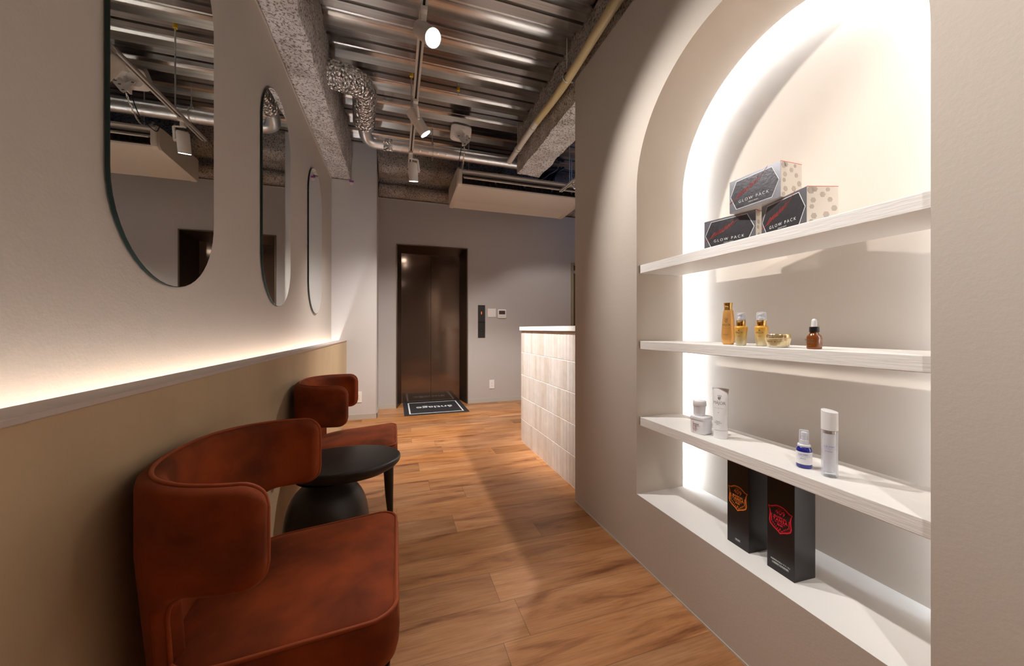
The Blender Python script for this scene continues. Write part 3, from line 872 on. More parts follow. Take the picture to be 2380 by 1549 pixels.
    for (x, y_, sx, sy) in ((-0.042, -0.205, 1, -1), (-0.042, 0.205, 1, 1), (-0.40, -0.15, -1, -1), (-0.40, 0.15, -1, 1)):
        l_ = MB(); l_.tube([(x, y_, 0.296), (x + 0.004 * sx, y_ + 0.004 * sy, 0.15), (x + 0.012 * sx, y_ + 0.010 * sy, 0.0)], [0.027, 0.021, 0.012], 20)
        l_.build('leg', 'blackleg', t)
    return t
CH = make_chair()
CH.location = (0.004, 1.072, 0); CH.rotation_euler = (0, 0, R(0.0))
dup(CH, (0.006, 2.285, 0), R(0.0), 'rust velvet lounge chair with wraparound back, farther one beyond the black table')

# ------------------------------------------------------------------ side table
TB = thing('side_table', 'matt black side table with a round bulbous base, between the two rust chairs', 'table', (-0.235, 1.68, 0))
b = MB()
b.lathe([(0.60, 0.433), (0.80, 0.446), (0.93, 0.463), (0.985, 0.476), (1.0, 0.486), (0.995, 0.494), (0.975, 0.498), (0.94, 0.499)], 72, cx=0.025, sx=0.232, sy=0.178, sup=2.1)
b.build('tabletop', 'table', TB, smooth=True, angle=50)
b = MB()
pr_ = []
pr_ += [(0.085, 0.0), (0.105, 0.006)]
for i in range(1, 24):
    a = -math.pi / 2 + math.pi * i / 24
    zc, rz, rr = 0.215, 0.195, 0.162
    if zc + rz * math.sin(a) < 0.03: continue
    z = zc + rz * math.sin(a); r = rr * max(0.0, math.cos(a)) ** 0.56
    if z > 0.395 : continue
    pr_.append((r, z))
pr_ += [(0.085, 0.404), (0.080, 0.412), (0.090, 0.424), (0.12, 0.434)]
b.lathe(pr_, 64, cx=-0.035)
b.build('base', 'table', TB, smooth=True, angle=60)

# ------------------------------------------------------------------ track and spot lamps
XT, ZT = 0.129, 2.583
def track(x, y0, y1, z, label):
    t = thing('lighting_track', label, 'lighting track', (x, (y0 + y1) / 2, z))
    hl = (y1 - y0) / 2
    q = MB(); q.box(-0.018, -0.006, -hl, hl, 0, 0.018); q.box(0.006, 0.018, -hl, hl, 0, 0.018); q.box(-0.018, 0.018, -hl, hl, 0.014, 0.020)
    q.box(-0.018, 0.018, hl, hl + 0.004, 0.0, 0.02)
    q.build('rail', 'rail', t, smooth=False)
    q = MB(); q.box(-0.006, 0.006, -hl, hl - 0.002, 0.009, 0.0138); q.build('conductor', 'rail_dark', t, smooth=False)
    return t
TK = track(XT, -1.9, 3.58, ZT, 'long pale lighting track hung under the steel deck')
for yy in (3.17, 0.3):
    q = MB(); q.cyl((-0.0, yy - 0.84, 0.02), (-0.0, yy - 0.84, ZD - ZT - 0.001), 0.0045, seg=10)
    rd = q.build('hanging_rod', 'steel', TK)
    q = MB(); q.cyl((0, yy - 0.84, ZD - ZT - 0.02), (0, yy - 0.84, ZD - ZT + 0.0), 0.014, seg=12); q.build('yellow_plug', 'yellow', rd)
def lamp(x, y_, z, head, adir, power, angle_, label, lens_e=True, blend=0.35, radius=0.035, color=WARM, show=True, side=1, hl=0.135, hr=0.034):
    """head: centre of the lens; adir: aiming direction"""
    t = thing('spot_lamp', label, 'spot lamp', (x, y_, z))
    o = Vector((x, y_, z)); h_ = Vector(head) - o; d = Vector(adir).normalized()
    q = MB(); q.box(-0.016, 0.016, -0.045, 0.045, -0.020, -0.001, 0.002); q.box(-0.013, 0.013, -0.018, 0.018, -0.05, -0.018, 0.002)
    q.build('track_adapter', 'lamp_white', t, smooth=False)
    back = h_ - d * hl; cen = h_ - d * hl * 0.55
    # yoke arm: from the adapter, across, then down beside the head
    sd = d.cross(Vector((0, 0, 1)))
    if sd.length < 0.1: sd = Vector((1, 0, 0))
    sd.normalize(); sd *= side
    k0 = Vector((0, 0, -0.05)); k1 = Vector((sd.x * (hr + 0.014) + cen.x * 0.15, sd.y * (hr + 0.014) + cen.y * 0.15, -0.052)); k2 = cen + sd * (hr + 0.012)
    q = MB(); q.tube([k0, k1], 0.0075, 8); q.tube([k1, k2], 0.0085, 8); q.cyl(k2 + sd * 0.004, cen + sd * (hr * 0.9), 0.012, seg=14)
    q.build('yoke', 'lamp_white', t, smooth=True)
    q = MB()
    q.tube([back, back + d * 0.003, back + d * 0.010, back + d * 0.0101, h_ + d * 0.0], [hr * 0.80, hr * 0.88, hr * 0.88, hr, hr], 36)
    hd = q.build('lamp_head', 'lamp_white', t, smooth=True, angle=30)
    q = MB(); q.cyl(h_ + d * 0.0005, h_ + d * 0.0015, hr * 0.90, seg=32)
    q.build('lens', 'lens' if lens_e else 'clear', hd, smooth=True)
    ld = bpy.data.lights.new('spot', 'SPOT'); ld.energy = power; ld.spot_size = R(angle_); ld.spot_blend = blend
    ld.shadow_soft_size = radius; ld.color = color
    lo = bpy.data.objects.new('lamp_light', ld); COL.objects.link(lo); lo.parent = hd
    lo.location = h_ + d * 0.012; aim(lo, d)
    return t
lamp(XT, 1.80, ZT, (0.171, 1.753, 2.434), (0.364, -0.619, -0.696), SPOT_NICHE, 90, 'white spot lamp glaring at the camera, nearest on the track', hl=0.15, hr=0.041, side=-1, blend=0.6, radius=0.02)
lamp(XT, 2.53, ZT, (0.200, 2.575, 2.403), (0.60, 0.07, -0.83), SPOT_COUNTER, 50, 'white spot lamp tilted right, second along the track', hl=0.175, hr=0.038, side=1, blend=0.8)
lamp(XT, 3.27, ZT, (0.155, 3.350, 2.370), (0.05, 0.33, -1.0), SPOT_DOWN, 120, 'white spot lamp pointing almost straight down, at the far end of the track', hl=0.155, hr=0.040, side=1, blend=1.0, radius=0.05)
lamp(XT, 1.10, ZT, (0.20, 1.05, 2.42), (0.55, -0.55, -0.85), SPOT_NICHE_2, 70, 'white spot lamp aimed at the niche, on the track just above the frame', side=1, blend=0.45, radius=0.02)
lamp(XT, -0.6, ZT, (0.20, -0.6, 2.40), (0.9, 0.15, -1.0), REAR_FILL, 100, 'unseen white spot lamp added as fill on the track behind the camera', side=1, blend=1.0)  # added lamp out of view, fill for the near right wall
T2 = track(1.785, 2.4, 3.73, 2.60, 'short lighting track over the reception, poking out behind the niche wall')
for yy in (-0.5, 0.45):
    q = MB(); q.cyl((0, yy, 0.02), (0, yy, ZD - 2.60 - 0.001), 0.0045, seg=10); q.build('hanging_rod', 'steel', T2)
lamp(1.785, 3.36, 2.60, (1.79, 3.33, 2.42), (0.2, 0.55, -1.0), RECEPTION * 0.35, 100, 'spot lamp on the reception track, mostly hidden by the niche wall', side=-1)
lamp(1.785, 2.88, 2.60, (1.785, 2.88, 2.42), (-0.15, 0.1, -1.0), RECEPTION, 108, 'spot lamp on the reception track, hidden behind the niche wall', side=-1)

# ------------------------------------------------------------------ ducts and pipes
def smooth_path(pts, n=14):
    out = []
    P = [Vector(p) for p in pts]
    P = [P[0] * 2 - P[1]] + P + [P[-1] * 2 - P[-2]]
    for i in range(1, len(P) - 2):
        for k in range(n):
            u = k / n; a, b_, c, d = P[i - 1], P[i], P[i + 1], P[i + 2]
            out.append(0.5 * ((2 * b_) + (-a + c) * u + (2 * a - 5 * b_ + 4 * c - d) * u * u + (-a + 3 * b_ - 3 * c + d) * u ** 3))
    out.append(P[-2]); return out
DU = thing('ventilation_duct', 'silver ventilation duct, foil sleeve turning into a spiral pipe under the deck', 'duct', (0, 3.95, 2.95))
def rel(p): return (p[0], p[1] - 3.95, p[2] - 2.95)
fp = smooth_path([rel(p) for p in [(-0.54, 3.03, 2.985), (-0.42, 3.07, 3.00), (-0.31, 3.13, 3.02), (-0.252, 3.25, 3.04), (-0.258, 3.42, 3.055), (-0.275, 3.60, 3.045), (-0.285, 3.73, 3.02)]], 26)
b = MB()
rr = random.Random(5)
b.tube(fp, [0.102 * (1 if i < 70 else 0.96) for i in range(len(fp))], 40, mod=lambda i, th: 1 + 0.05 * mnoise.noise(Vector((i * 0.33, math.cos(th) * 3.2, math.sin(th) * 3.2))) + 0.03 * mnoise.noise(Vector((i * 0.9, math.cos(th) * 9, math.sin(th) * 9))))
b.build('foil_sleeve', 'foil', DU, smooth=True, angle=80)
cp = smooth_path([rel(p) for p in [(-0.284, 3.70, 3.028), (-0.288, 3.80, 3.00), (-0.272, 3.89, 2.965), (-0.21, 3.94, 2.952), (-0.10, 3.95, 2.95)]], 16)
b = MB(); b.tube(cp, 0.059, 32); b.build('elbow', 'duct', DU, smooth=True)
b = MB()
n = 520; L0, L1 = -0.12, 1.62
pth = [(L0 + (L1 - L0) * i / n, 0, 0) for i in range(n + 1)]
def spiral(i, th):
    ph = ((L0 + (L1 - L0) * i / n) / 0.092 + th / (2 * math.pi)) % 1.0
    return 1.022 if ph < 0.06 else 1.0
b.tube(pth, 0.0575, 48, mod=spiral)
b.build('spiral_pipe', 'duct', DU, smooth=True, angle=50)
b = MB()
for i in range(2):
    xx = -0.085 + i * 0.0
b.tube(smooth_path([(-0.115, 0, 0), (-0.03, 0, 0)], 8), 0.0615, 32, mod=lambda i, th: 1 + 0.025 * mnoise.noise(Vector((i * 1.3, math.cos(th) * 6, math.sin(th) * 6))))
b.build('foil_tape', 'foil', DU, smooth=True, angle=80)
def hanger(x, label):
    t = thing('duct_hanger', label, 'hanger', (x, 3.95, 2.95))
    q = MB(); q.cyl((0, 0, 0.085), (0, 0, ZD - 2.95 - 0.001), 0.0045, seg=10); q.build('rod', 'steel', t)
    q = MB(); q.cyl((0, 0, 0.080), (0, 0, 0.105), 0.009, seg=6); q.box(-0.012, 0.012, -0.006, 0.006, 0.065, 0.083)
    ringp = [(0, 0.0645 * math.sin(2 * math.pi * k / 32), 0.0645 * math.cos(2 * math.pi * k / 32)) for k in range(32)]
    q.tube(ringp, 0.0035, 6, caps=False, closed=True); q.box(-0.008, 0.008, -0.004, 0.004, -0.095, -0.066)
    q.build('clamp', 'steel', t)
hanger(0.378, 'threaded rod and clamp holding the spiral duct')
PI_ = thing('drain_pipe', 'cream insulated pipe running under the deck beside the right beam', 'pipe', (1.205, 0, 2.908))
pa = smooth_path([(0.0, -1.8, 0.035), (0.0, 0.0, 0.028), (0.0, 1.6, 0.02), (0.0, 1.95, 0.01), (0.012, 2.5, -0.008), (0.0, 3.0, -0.004)], 10)
b = MB(); b.tube(pa, 0.031, 24); b.build('cream_sleeve', 'pipe_cream', PI_)
b = MB(); b.tube(smooth_path([(0.0, 2.92, -0.004), (0.0, 3.3, 0.0), (0.0, 3.84, 0.0)], 6), 0.0285, 24); b.build('white_section', 'pipe_white', PI_)
for yy in (3.10, 3.50): b = MB(); b.cyl((0, yy, -0.001), (0, yy + 0.035, -0.001), 0.033, seg=24); b.build('pipe_socket', 'pipe_white', PI_)
for yy in (2.42, 3.56):
    b = MB(); ringp = [(0.033 * math.sin(2 * math.pi * k / 24) + 0.004, yy, 0.033 * math.cos(2 * math.pi * k / 24)) for k in range(24)]
    b.tube(ringp, 0.006, 6, caps=False, closed=True); b.cyl((0.004, yy, 0.034), (0.004, yy, 0.291), 0.0045, seg=8); b.box(0.03, 0.06, yy - 0.008, yy + 0.008, -0.028, -0.022)
    b.cyl((0.055, yy, -0.05), (0.055, yy, 0.0), 0.003, seg=6)
    b.build('pipe_clamp', 'steel', PI_)
# loose yellow deck plug
DP = thing('deck_anchor', 'small yellow anchor plug in the deck groove, right of the track', 'anchor', (0.536, 3.228, ZD - 0.001))
b = MB(); b.cyl((0, 0, -0.018), (0, 0, 0.02), 0.013, seg=12); b.build('plug', 'yellow', DP)
b = MB(); b.cyl((0, 0, -0.06), (0, 0, -0.017), 0.003, seg=8); b.build('bolt', 'steel', DP)

# ------------------------------------------------------------------ air conditioner
AC = thing('air_conditioner', 'long ivory ceiling air conditioner hung in front of the back wall', 'air conditioner', (1.47, 4.42, 2.63))
hx = 0.80
yf, yr = -0.36, 0.33
profb = [(yf, 0.045), (yf + 0.48, 0.026), (yr - 0.02, 0.0), (yr, 0.012), (yr, 0.232), (yf + 0.06, 0.238), (yf - 0.005, 0.225), (yf - 0.012, 0.205), (yf + 0.035, 0.200), (yf + 0.07, 0.195), (yf + 0.07, 0.075), (yf + 0.03, 0.064), (yf - 0.002, 0.060)]
b = MB(); b.prism(profb, -hx + 0.045, hx - 0.045, lambda p, a: (a, p[0], p[1])); b.build('body', 'ac', AC, smooth=False)
profc = [(yf - 0.012, 0.050), (yf + 0.02, 0.030), (yf + 0.50, 0.0), (yr - 0.03, -0.010), (yr + 0.006, 0.004), (yr + 0.012, 0.03), (yr + 0.012, 0.232), (yr - 0.01, 0.244), (yf + 0.06, 0.246), (yf - 0.01, 0.240), (yf - 0.022, 0.215), (yf - 0.022, 0.075)]
for sgn in (-1, 1):
    b = MB()
    cyc, czc = (yf + yr) / 2, 0.12
    def sc_(p, f): return (cyc + (p[0] - cyc) * f, czc + (p[1] - czc) * f)
    xs = [(hx - 0.045, 1.0), (hx - 0.012, 1.0), (hx - 0.002, 0.985), (hx + 0.010, 0.93)]
    V = b.grid([[(sgn * x, *sc_(p, f)) for p in profc] for x, f in xs], closed_u=True)
    b._f(V[0]); b._f(V[-1])
    b.build('end_cap', 'ac', AC, smooth=True, angle=25)
b = MB(); b.box(-hx + 0.046, hx - 0.046, yf + 0.066, yf + 0.069, 0.076, 0.194); b.build('outlet_back', 'ac_dark', AC, smooth=False)
b = MB()
for k in range(36): b.box(-0.72 + k * 0.0411, -0.7185 + k * 0.0411, yf + 0.030, yf + 0.066, 0.078, 0.150)
b.box(-hx + 0.046, hx - 0.046, yf + 0.004, yf + 0.03, 0.066, 0.074)
b.build('fins', 'ac_dark', AC, smooth=False)
b = MB(); b.box(-hx + 0.065, hx - 0.065, -0.006, 0.006, -0.030, 0.030, 0.003, mtx=Matrix.Translation((0, yf + 0.014, 0.142)) @ Matrix.Rotation(R(-55), 4, 'X'))
lv = b.build('louver', 'ac', AC, smooth=False)
for xx in (-0.36, 0.0, 0.36, 0.62):
    b = MB(); b.box(xx - 0.003, xx + 0.003, yf - 0.006, yf + 0.030, 0.104, 0.132, 0.001); b.box(xx - 0.012, xx + 0.012, yf - 0.008, yf + 0.004, 0.126, 0.132)
    b.build('louver_clip', 'steel', lv, smooth=False)
for xx in (-0.66, 0.66):
    for yy in (-0.28, 0.20): b = MB(); b.cyl((xx, yy, 0.236), (xx, yy, ZD - 2.63), 0.005, seg=8); b.build('hanging_rod', 'steel', AC)

# ------------------------------------------------------------------ speaker
SPK = thing('loudspeaker', 'small white loudspeaker on a slotted bracket above the air conditioner', 'speaker', (0.650, 3.66, 2.925))
rotm = Matrix.Translation((-0.012, 0.03, 0.150)) @ Matrix.Rotation(R(-4), 4, 'Z') @ Matrix.Rotation(R(5), 4, 'Y') @ Matrix.Rotation(R(44), 4, 'X')
b = MB()
rows = []
for (yy, sx, sz) in ((-0.078, 0.088, 0.066), (-0.072, 0.096, 0.074), (-0.05, 0.098, 0.076), (0.0, 0.094, 0.072), (0.06, 0.078, 0.060), (0.075, 0.066, 0.050)):
    ring = []
    for k in range(48):
        th = 2 * math.pi * k / 48; c, q = math.cos(th), math.sin(th); d_ = (abs(c) ** 6 + abs(q) ** 6) ** (-1 / 6)
        ring.append((sx * c * d_, yy, sz * q * d_))
    rows.append(ring)
V = b.grid(rows, closed_u=True); b._f(V[0]); b._f(V[-1])
b.build('cabinet', 'lamp_white', SPK, smooth=True, angle=45, mtx=rotm @ Matrix.Scale(1.07, 4))
b = MB(); b.cyl((-0.022, -0.0795, 0.0), (-0.022, -0.078, 0.0), 0.046, seg=32); b.build('woofer_grille', 'grey', SPK, mtx=rotm @ Matrix.Scale(1.07, 4))
b = MB(); b.cyl((0.062, -0.0795, -0.012), (0.062, -0.078, -0.012), 0.014, seg=20); b.build('tweeter_grille', 'grey', SPK, mtx=rotm @ Matrix.Scale(1.07, 4))
b = MB(); b.box(0.0, 0.03, -0.080, -0.078, 0.045, 0.056); b.build('badge', 'grey', SPK, smooth=False, mtx=rotm @ Matrix.Scale(1.07, 4))
b = MB()
pl = [(-0.075, 0.055), (-0.05, 0.062), (-0.01, 0.035), (0.045, 0.055), (0.072, 0.032), (0.02, -0.035), (0.004, -0.045), (-0.012, -0.035)]
b.prism(pl, -0.03, -0.027, lambda p, a: (p[0] + 0.01, a - 0.02, p[1] + 0.01)); b.box(0.0, 0.016, -0.045, 0.03, 0.0, 0.10, 0.002)
br = b.build('bracket', 'lamp_white', SPK, smooth=False)
for (xx, zz) in ((-0.045, 0.058), (0.014, -0.012), (0.035, 0.028), (0.060, 0.050)): b = MB(); b.box(xx - 0.008, xx + 0.008, -0.0515, -0.0495, zz - 0.003, zz + 0.003); b.build('slot', 'screw', br, smooth=False)
# chain and cable from bracket down to the air conditioner
CHN = thing('hanging_chain', 'thin steel chain hanging between loudspeaker bracket and air conditioner', 'chain', (0.65, 3.66, 2.905))
b = MB()
c0, c1 = Vector((0.02, 0.0, 0.0)), Vector((0.055, 0.40, -0.012)) 
for k in range(34):
    u = k / 33; c = c0.lerp(c1, u) + Vector((0, 0, -0.12 * math.sin(math.pi * u))); nx = c0.lerp(c1, min(1, u + 0.03)) + Vector((0, 0, -0.12 * math.sin(math.pi * min(1, u + 0.03))))
    d = (nx - c); d = d.normalized() if d.length > 1e-6 else Vector((0, 1, 0))
    sdv = d.cross(Vector((0, 0, 1))).normalized() if k % 2 else d.cross(Vector((1, 0, 0))).normalized()
    b.tube([c + d * (0.015 * math.cos(a)) + sdv * (0.006 * math.sin(a)) for a in [2 * math.pi * j / 10 for j in range(10)]], 0.0018, 5, caps=False, closed=True)
b.build('links', 'steel', CHN)
CB = MB(); CB.tube(smooth_path([(0.640, 3.66, 2.90), (0.625, 3.74, 2.78), (0.62, 3.92, 2.76), (0.64, 4.02, 2.84)], 8), 0.004, 8)
tag(CB.build('signal_cable', 'cable_black'), 'thin dark cable sagging from the loudspeaker towards the air conditioner', 'cable')

# ------------------------------------------------------------------ conduits behind right beam
q = MB()
for i in range(4):
    q.tube(smooth_path([(1.80 + 0.05 * i, 4.55, 2.915), (1.80 + 0.055 * i, 4.40, 3.01), (1.84 + 0.05 * i, 4.30, 3.08), (1.95 + 0.05 * i, 4.30, 3.13 + 0.008 * i)], 16), 0.021, 12, mod=lambda i_, th: 1.0 + 0.10 * (i_ % 2))
tag(q.build('corrugated_conduit', 'cable_black'), 'bundle of black corrugated conduits beside the right beam above the air conditioner', 'conduit')
q = MB(); q.tube(smooth_path([(1.72, 4.22, 2.895), (1.84, 4.20, 2.99), (1.95, 4.2, 3.07), (2.0, 4.2, 3.16)], 10), 0.005, 8)
tag(q.build('grey_cable', 'cable_grey'), 'pale grey cable crossing the black conduits above the air conditioner', 'cable')
q = MB(); q.tube(smooth_path([(2.19, 4.25, 3.16), (2.20, 4.25, 3.07), (2.24, 4.25, 2.99), (2.25, 4.25, 2.895)], 10), 0.004, 8)
tag(q.build('thin_cable', 'cable_grey'), 'thin grey cable hanging down right of the black conduits', 'cable')

# ------------------------------------------------------------------ products: foil cartons
def hexo(cx_, cy_, r): return [(cx_ + r * math.cos(R(60 * k)), cy_ + r * math.sin(R(60 * k))) for k in range(6)]
def glow_box(loc, rotz, label):
    """front face is local -x, width along y (0.175), depth along +x (0.09)."""
    t = thing('foil_carton', label, 'box', loc, rotz, 'silver foil cartons')
    W, H, D = 0.175, 0.109, 0.090
    q = MB(); q.box(0.0, D, -W / 2, W / 2, 0, H, 0.0006, 1)
    q.build('carton', ['box_pearl'], t, smooth=False)
    q = MB(); q.box(-0.0004, 0.0003, -W / 2 + 0.0006, W / 2 - 0.0006, 0.0006, H - 0.0006); q.build('front_panel', 'box_silver', t, smooth=False)
    hx_ = [(-W / 2 + 0.004, H / 2), (-W / 2 + 0.026, H - 0.007), (W / 2 - 0.026, H - 0.007), (W / 2 - 0.004, H / 2), (W / 2 - 0.026, 0.007), (-W / 2 + 0.026, 0.007)]
    def out(p, a): return (a, p[0], p[1])
    q = MB(); q.prism(hx_, -0.0009, -0.0003, out); q.build('hexagon_border', 'white_print', t, smooth=False)
    cy, cz = 0, H / 2
    h2 = [(p[0] * 0.978, cz + (p[1] - cz) * 0.965) for p in hx_]
    q = MB(); q.prism(h2, -0.0012, -0.0008, out); q.build('hexagon_panel', 'box_dark', t, smooth=False)
    fm = lambda y_, z_: frame_mtx((-0.0013, y_, z_), (0, -1, 0), (0, 0, 1))
    text(t, 'title', 'GLOW PACK', 0.0135, fm(0.0, 0.030), 'white_print', spacing=1.45, bold=-0.0002)
    text(t, 'subtitle', 'PRECIOUS', 0.0052, fm(0.0, 0.0185), 'white_print', spacing=1.5)
    # red script running up to the right, with a long tail
    # letters e n i s i e as one pen line in (u, v) units, slanted
    pen = [(0, .1), (.5, .5), (.75, .85), (.5, 1), (.2, .6), (.3, .1), (.7, .05), (1.1, .5), (1.25, .95), (1.1, .05), (1.35, .6), (1.7, .95), (1.8, .6), (1.7, .1), (2.0, .2), (2.35, .9), (2.2, .15), (2.5, .15), (2.95, 1.05), (3.15, .5), (3.0, .0), (2.7, .05), (3.2, .2), (3.7, .9), (3.5, .15), (3.8, .1), (4.3, .6), (4.5, .9), (4.25, 1), (4.0, .5), (4.2, .1), (4.8, .3)]
    q = MB()
    def penp(u, v): 
        g = 0.0165; uu = u * g + v * 0.010; return (-0.0013, 0.066 - uu, 0.040 + v * 0.0135 + uu * 0.40)
    q.tube(smooth_path([penp(u, v) for u, v in pen], 5), 0.00042, 5)
    for u in (2.62, 3.95): q.tube([penp(u, 1.35), penp(u + 0.12, 1.45)], 0.0006, 5)
    q.build('script', 'red_print', t)
    q = MB()
    tail = smooth_path([(-0.0013, 0.0865, 0.034), (-0.0013, 0.078, 0.037), (-0.0013, 0.065, 0.0418)], 8); q.tube(tail, 0.0006, 5); q.build('script_lead_in', 'red_print', t)
    q = MB(); q.tube(smooth_path([penp(4.8, .3), penp(5.2, 0.9), penp(5.7, 1.9)], 8), 0.0004, 5); q.build('script_tail', 'red_print', t)
    # pearl side with hexagons
    q = MB(); rn = random.Random(11)
    for (u, v, r) in ((0.012, 0.098, 0.011), (0.022, 0.101, 0.009), (0.045, 0.086, 0.008), (0.018, 0.070, 0.008), (0.066, 0.072, 0.0075), (0.014, 0.052, 0.007), (0.078, 0.048, 0.009), (0.020, 0.026, 0.009), (0.055, 0.030, 0.0095), (0.076, 0.018, 0.008), (0.012, 0.010, 0.007), (0.060, 0.100, 0.006)):
        q.prism([(max(0.001, min(D - 0.001, p[0])), max(0.001, min(H - 0.001, p[1]))) for p in hexo(u, v, r)], -W / 2 - 0.0004, -W / 2 + 0.0001, lambda p, a: (p[0], a, p[1]))
    q.build('hexagon_pattern', 'box_hex', t, smooth=False)
    q = MB(); q.box(0.0, D, -W / 2 - 0.0003, -W / 2 + 0.0008, H - 0.0012, H + 0.0002); q.build('red_edge', 'red_print', t, smooth=False)
    return t
# bottom right: front right corner (1.089,.705) front left (1.138,.873)
def place_front(fr, fl):
    fr, fl = Vector(fr), Vector(fl); c = (fr + fl) / 2; d = (fl - fr).normalized()   # local +y
    return c, math.atan2(-d.x, d.y)
c, a = place_front((1.088, 0.704), (1.137, 0.872))
GB = glow_box((c.x, c.y, 1.338), a, 'dark foil carton at the bottom right of the pile of three, turned outward')
c, a = place_front((1.139, 0.893), (1.097, 1.063))
dup(GB, (c.x, c.y, 1.338), a, 'dark foil carton at the bottom left of the pile of three')
dup(GB, (1.103, 0.8735, 1.338 + 0.1095), 0.0, 'dark foil carton lying across the other two, topmost of the three')

# ------------------------------------------------------------------ products: gold range
ZS2 = 0.994
def bottle_text(t, body, size, z, r, yaw, material, sub=True, tilt=0.0):
    """flat small print just proud of the front of a round bottle, facing direction yaw"""
    d = Vector((math.cos(yaw), math.sin(yaw), 0)); xd = Vector((-d.y, d.x, 0))
    return text(t, 'brand_print' if sub else 'print', body, size, frame_mtx(d * r + Vector((0, 0, z)), xd, (0, 0, 1)), material, extrude=0.0004)
def wrap_text(t, name, body, size, z, rfun, yaw, material, **kw):
    """text bent round a vertical axis of radius rfun(z)"""
    o = text(t, name, body, size, Matrix.Identity(4), material, extrude=0.0, **kw)
    for v in o.data.vertices:
        x, y_ = v.co.x, v.co.y
        r = rfun(z + y_) + 0.0004; th = yaw + x / r
        v.co = Vector((r * math.cos(th), r * math.sin(th), z + y_))
    return o
FY = R(200)   # printed fronts face the room, slightly towards the far end
def toner(loc):
    t = thing('toner_bottle', 'tall matt gold bottle with flared gold cap, leftmost of the gold row', 'bottle', loc)
    pr = [(0.0165, 0.0), (0.0195, 0.002), (0.0222, 0.010), (0.0243, 0.024), (0.0247, 0.032), (0.0238, 0.050), (0.0218, 0.078), (0.0195, 0.104), (0.0180, 0.118), (0.0172, 0.121), (0.014, 0.1215)]
    q = MB(); q.lathe(pr, 48); q.build('body', 'gold_matt', t, smooth=True, angle=50)
    q = MB(); q.lathe([(0.0150, 0.1216), (0.0145, 0.130), (0.0150, 0.138), (0.0168, 0.1455), (0.0170, 0.147), (0.0155, 0.1478)], 48); q.build('cap', 'gold_shiny', t, smooth=True, angle=40)
    def rf(z):
        for (r0, z0), (r1_, z1) in zip(pr, pr[1:]):
            if z0 <= z <= z1: return r0 + (r1_ - r0) * (z - z0) / max(1e-6, z1 - z0)
        return 0.02
    wrap_text(t, 'brand_print', 'MÁJOR', 0.0105, 0.069, rf, FY, 'bronze_print')
    wrap_text(t, 'emblem_print', '❦', 0.020, 0.086, rf, FY, 'bronze_print')
    wrap_text(t, 'small_print', '—— x ——', 0.005, 0.058, rf, FY, 'bronze_print')
    wrap_text(t, 'product_print', 'BRIGHTENING\nLOTION', 0.0034, 0.034, rf, FY, 'bronze_print')
toner((1.124, 0.985, ZS2))
def serum(loc, label):
    t = thing('pump_bottle', label, 'bottle', loc, group='amber pump bottles')
    pr = [(0.0125, 0.0), (0.0165, 0.0012), (0.0175, 0.004), (0.0195, 0.030), (0.0222, 0.056), (0.0224, 0.060), (0.0205, 0.063), (0.015, 0.0645)]
    q = MB(); q.lathe(pr, 48, sx=1, sy=1); q.build('body', 'amber_fade', t, smooth=True, angle=50)
    q = MB(); q.lathe([(0.0150, 0.0646), (0.0157, 0.066), (0.0157, 0.0825), (0.0150, 0.083)], 40); q.build('collar', 'gold_shiny', t, smooth=True, angle=40)
    q = MB(); q.lathe([(0.0157, 0.0831), (0.0160, 0.084), (0.0158, 0.104), (0.0148, 0.1075), (0.0120, 0.109)], 40); ov = q.build('overcap', 'clear', t, smooth=True, angle=40)
    q = MB(); q.lathe([(0.0125, 0.0832), (0.0125, 0.090), (0.0090, 0.091), (0.0090, 0.099), (0.0110, 0.100), (0.0110, 0.105), (0.008, 0.106)], 32); q.build('pump', 'white_gloss', t, smooth=True, angle=40)
    def rf(z): return 0.0175 + (z - 0.004) * (0.0222 - 0.0175) / 0.052
    wrap_text(t, 'brand_print', 'MÁJOR', 0.0085, 0.043, rf, FY, 'bronze_print')
    wrap_text(t, 'emblem_print', '❦', 0.008, 0.051, rf, FY, 'bronze_print')
    wrap_text(t, 'small_print', '—— x ——\nSERUM', 0.0038, 0.033, rf, FY, 'bronze_print')
    return t
SR = serum((1.084, 0.902, ZS2), 'amber pump bottle with clear cap, close beside the tall gold bottle')
dup(SR, (1.118, 0.858, ZS2), 0, 'amber pump bottle with clear cap, beside the low gold jar')
def jar(loc):
    t = thing('cream_jar', 'low wide champagne gold cream jar with clear thick base', 'jar', loc)
    q = MB(); q.lathe([(0.024, 0.0), (0.0305, 0.0015), (0.0325, 0.006), (0.0385, 0.024), (0.0388, 0.0275), (0.0375, 0.0285)], 56, sup=2.0); q.build('glass_body', 'gold_jar', t, smooth=True, angle=40)
    q = MB(); q.lathe([(0.0372, 0.0286), (0.0376, 0.0295), (0.0370, 0.0385), (0.0355, 0.0402), (0.033, 0.0408)], 56); q.build('lid', 'gold_lid', t, smooth=True, angle=40)
    q = MB(); q.lathe([(0.0250, 0.0002), (0.0312, 0.0012), (0.0335, 0.0062), (0.0300, 0.0085)], 56); q.build('clear_base', 'clear', t, smooth=True, angle=40)
    def rf(z): return 0.0330 + (z - 0.006) * 0.0056 / 0.018
    wrap_text(t, 'brand_print', 'MÁJOR  ❦  ———', 0.0066, 0.0185, rf, FY, 'bronze_print')
jar((1.090, 0.785, ZS2))
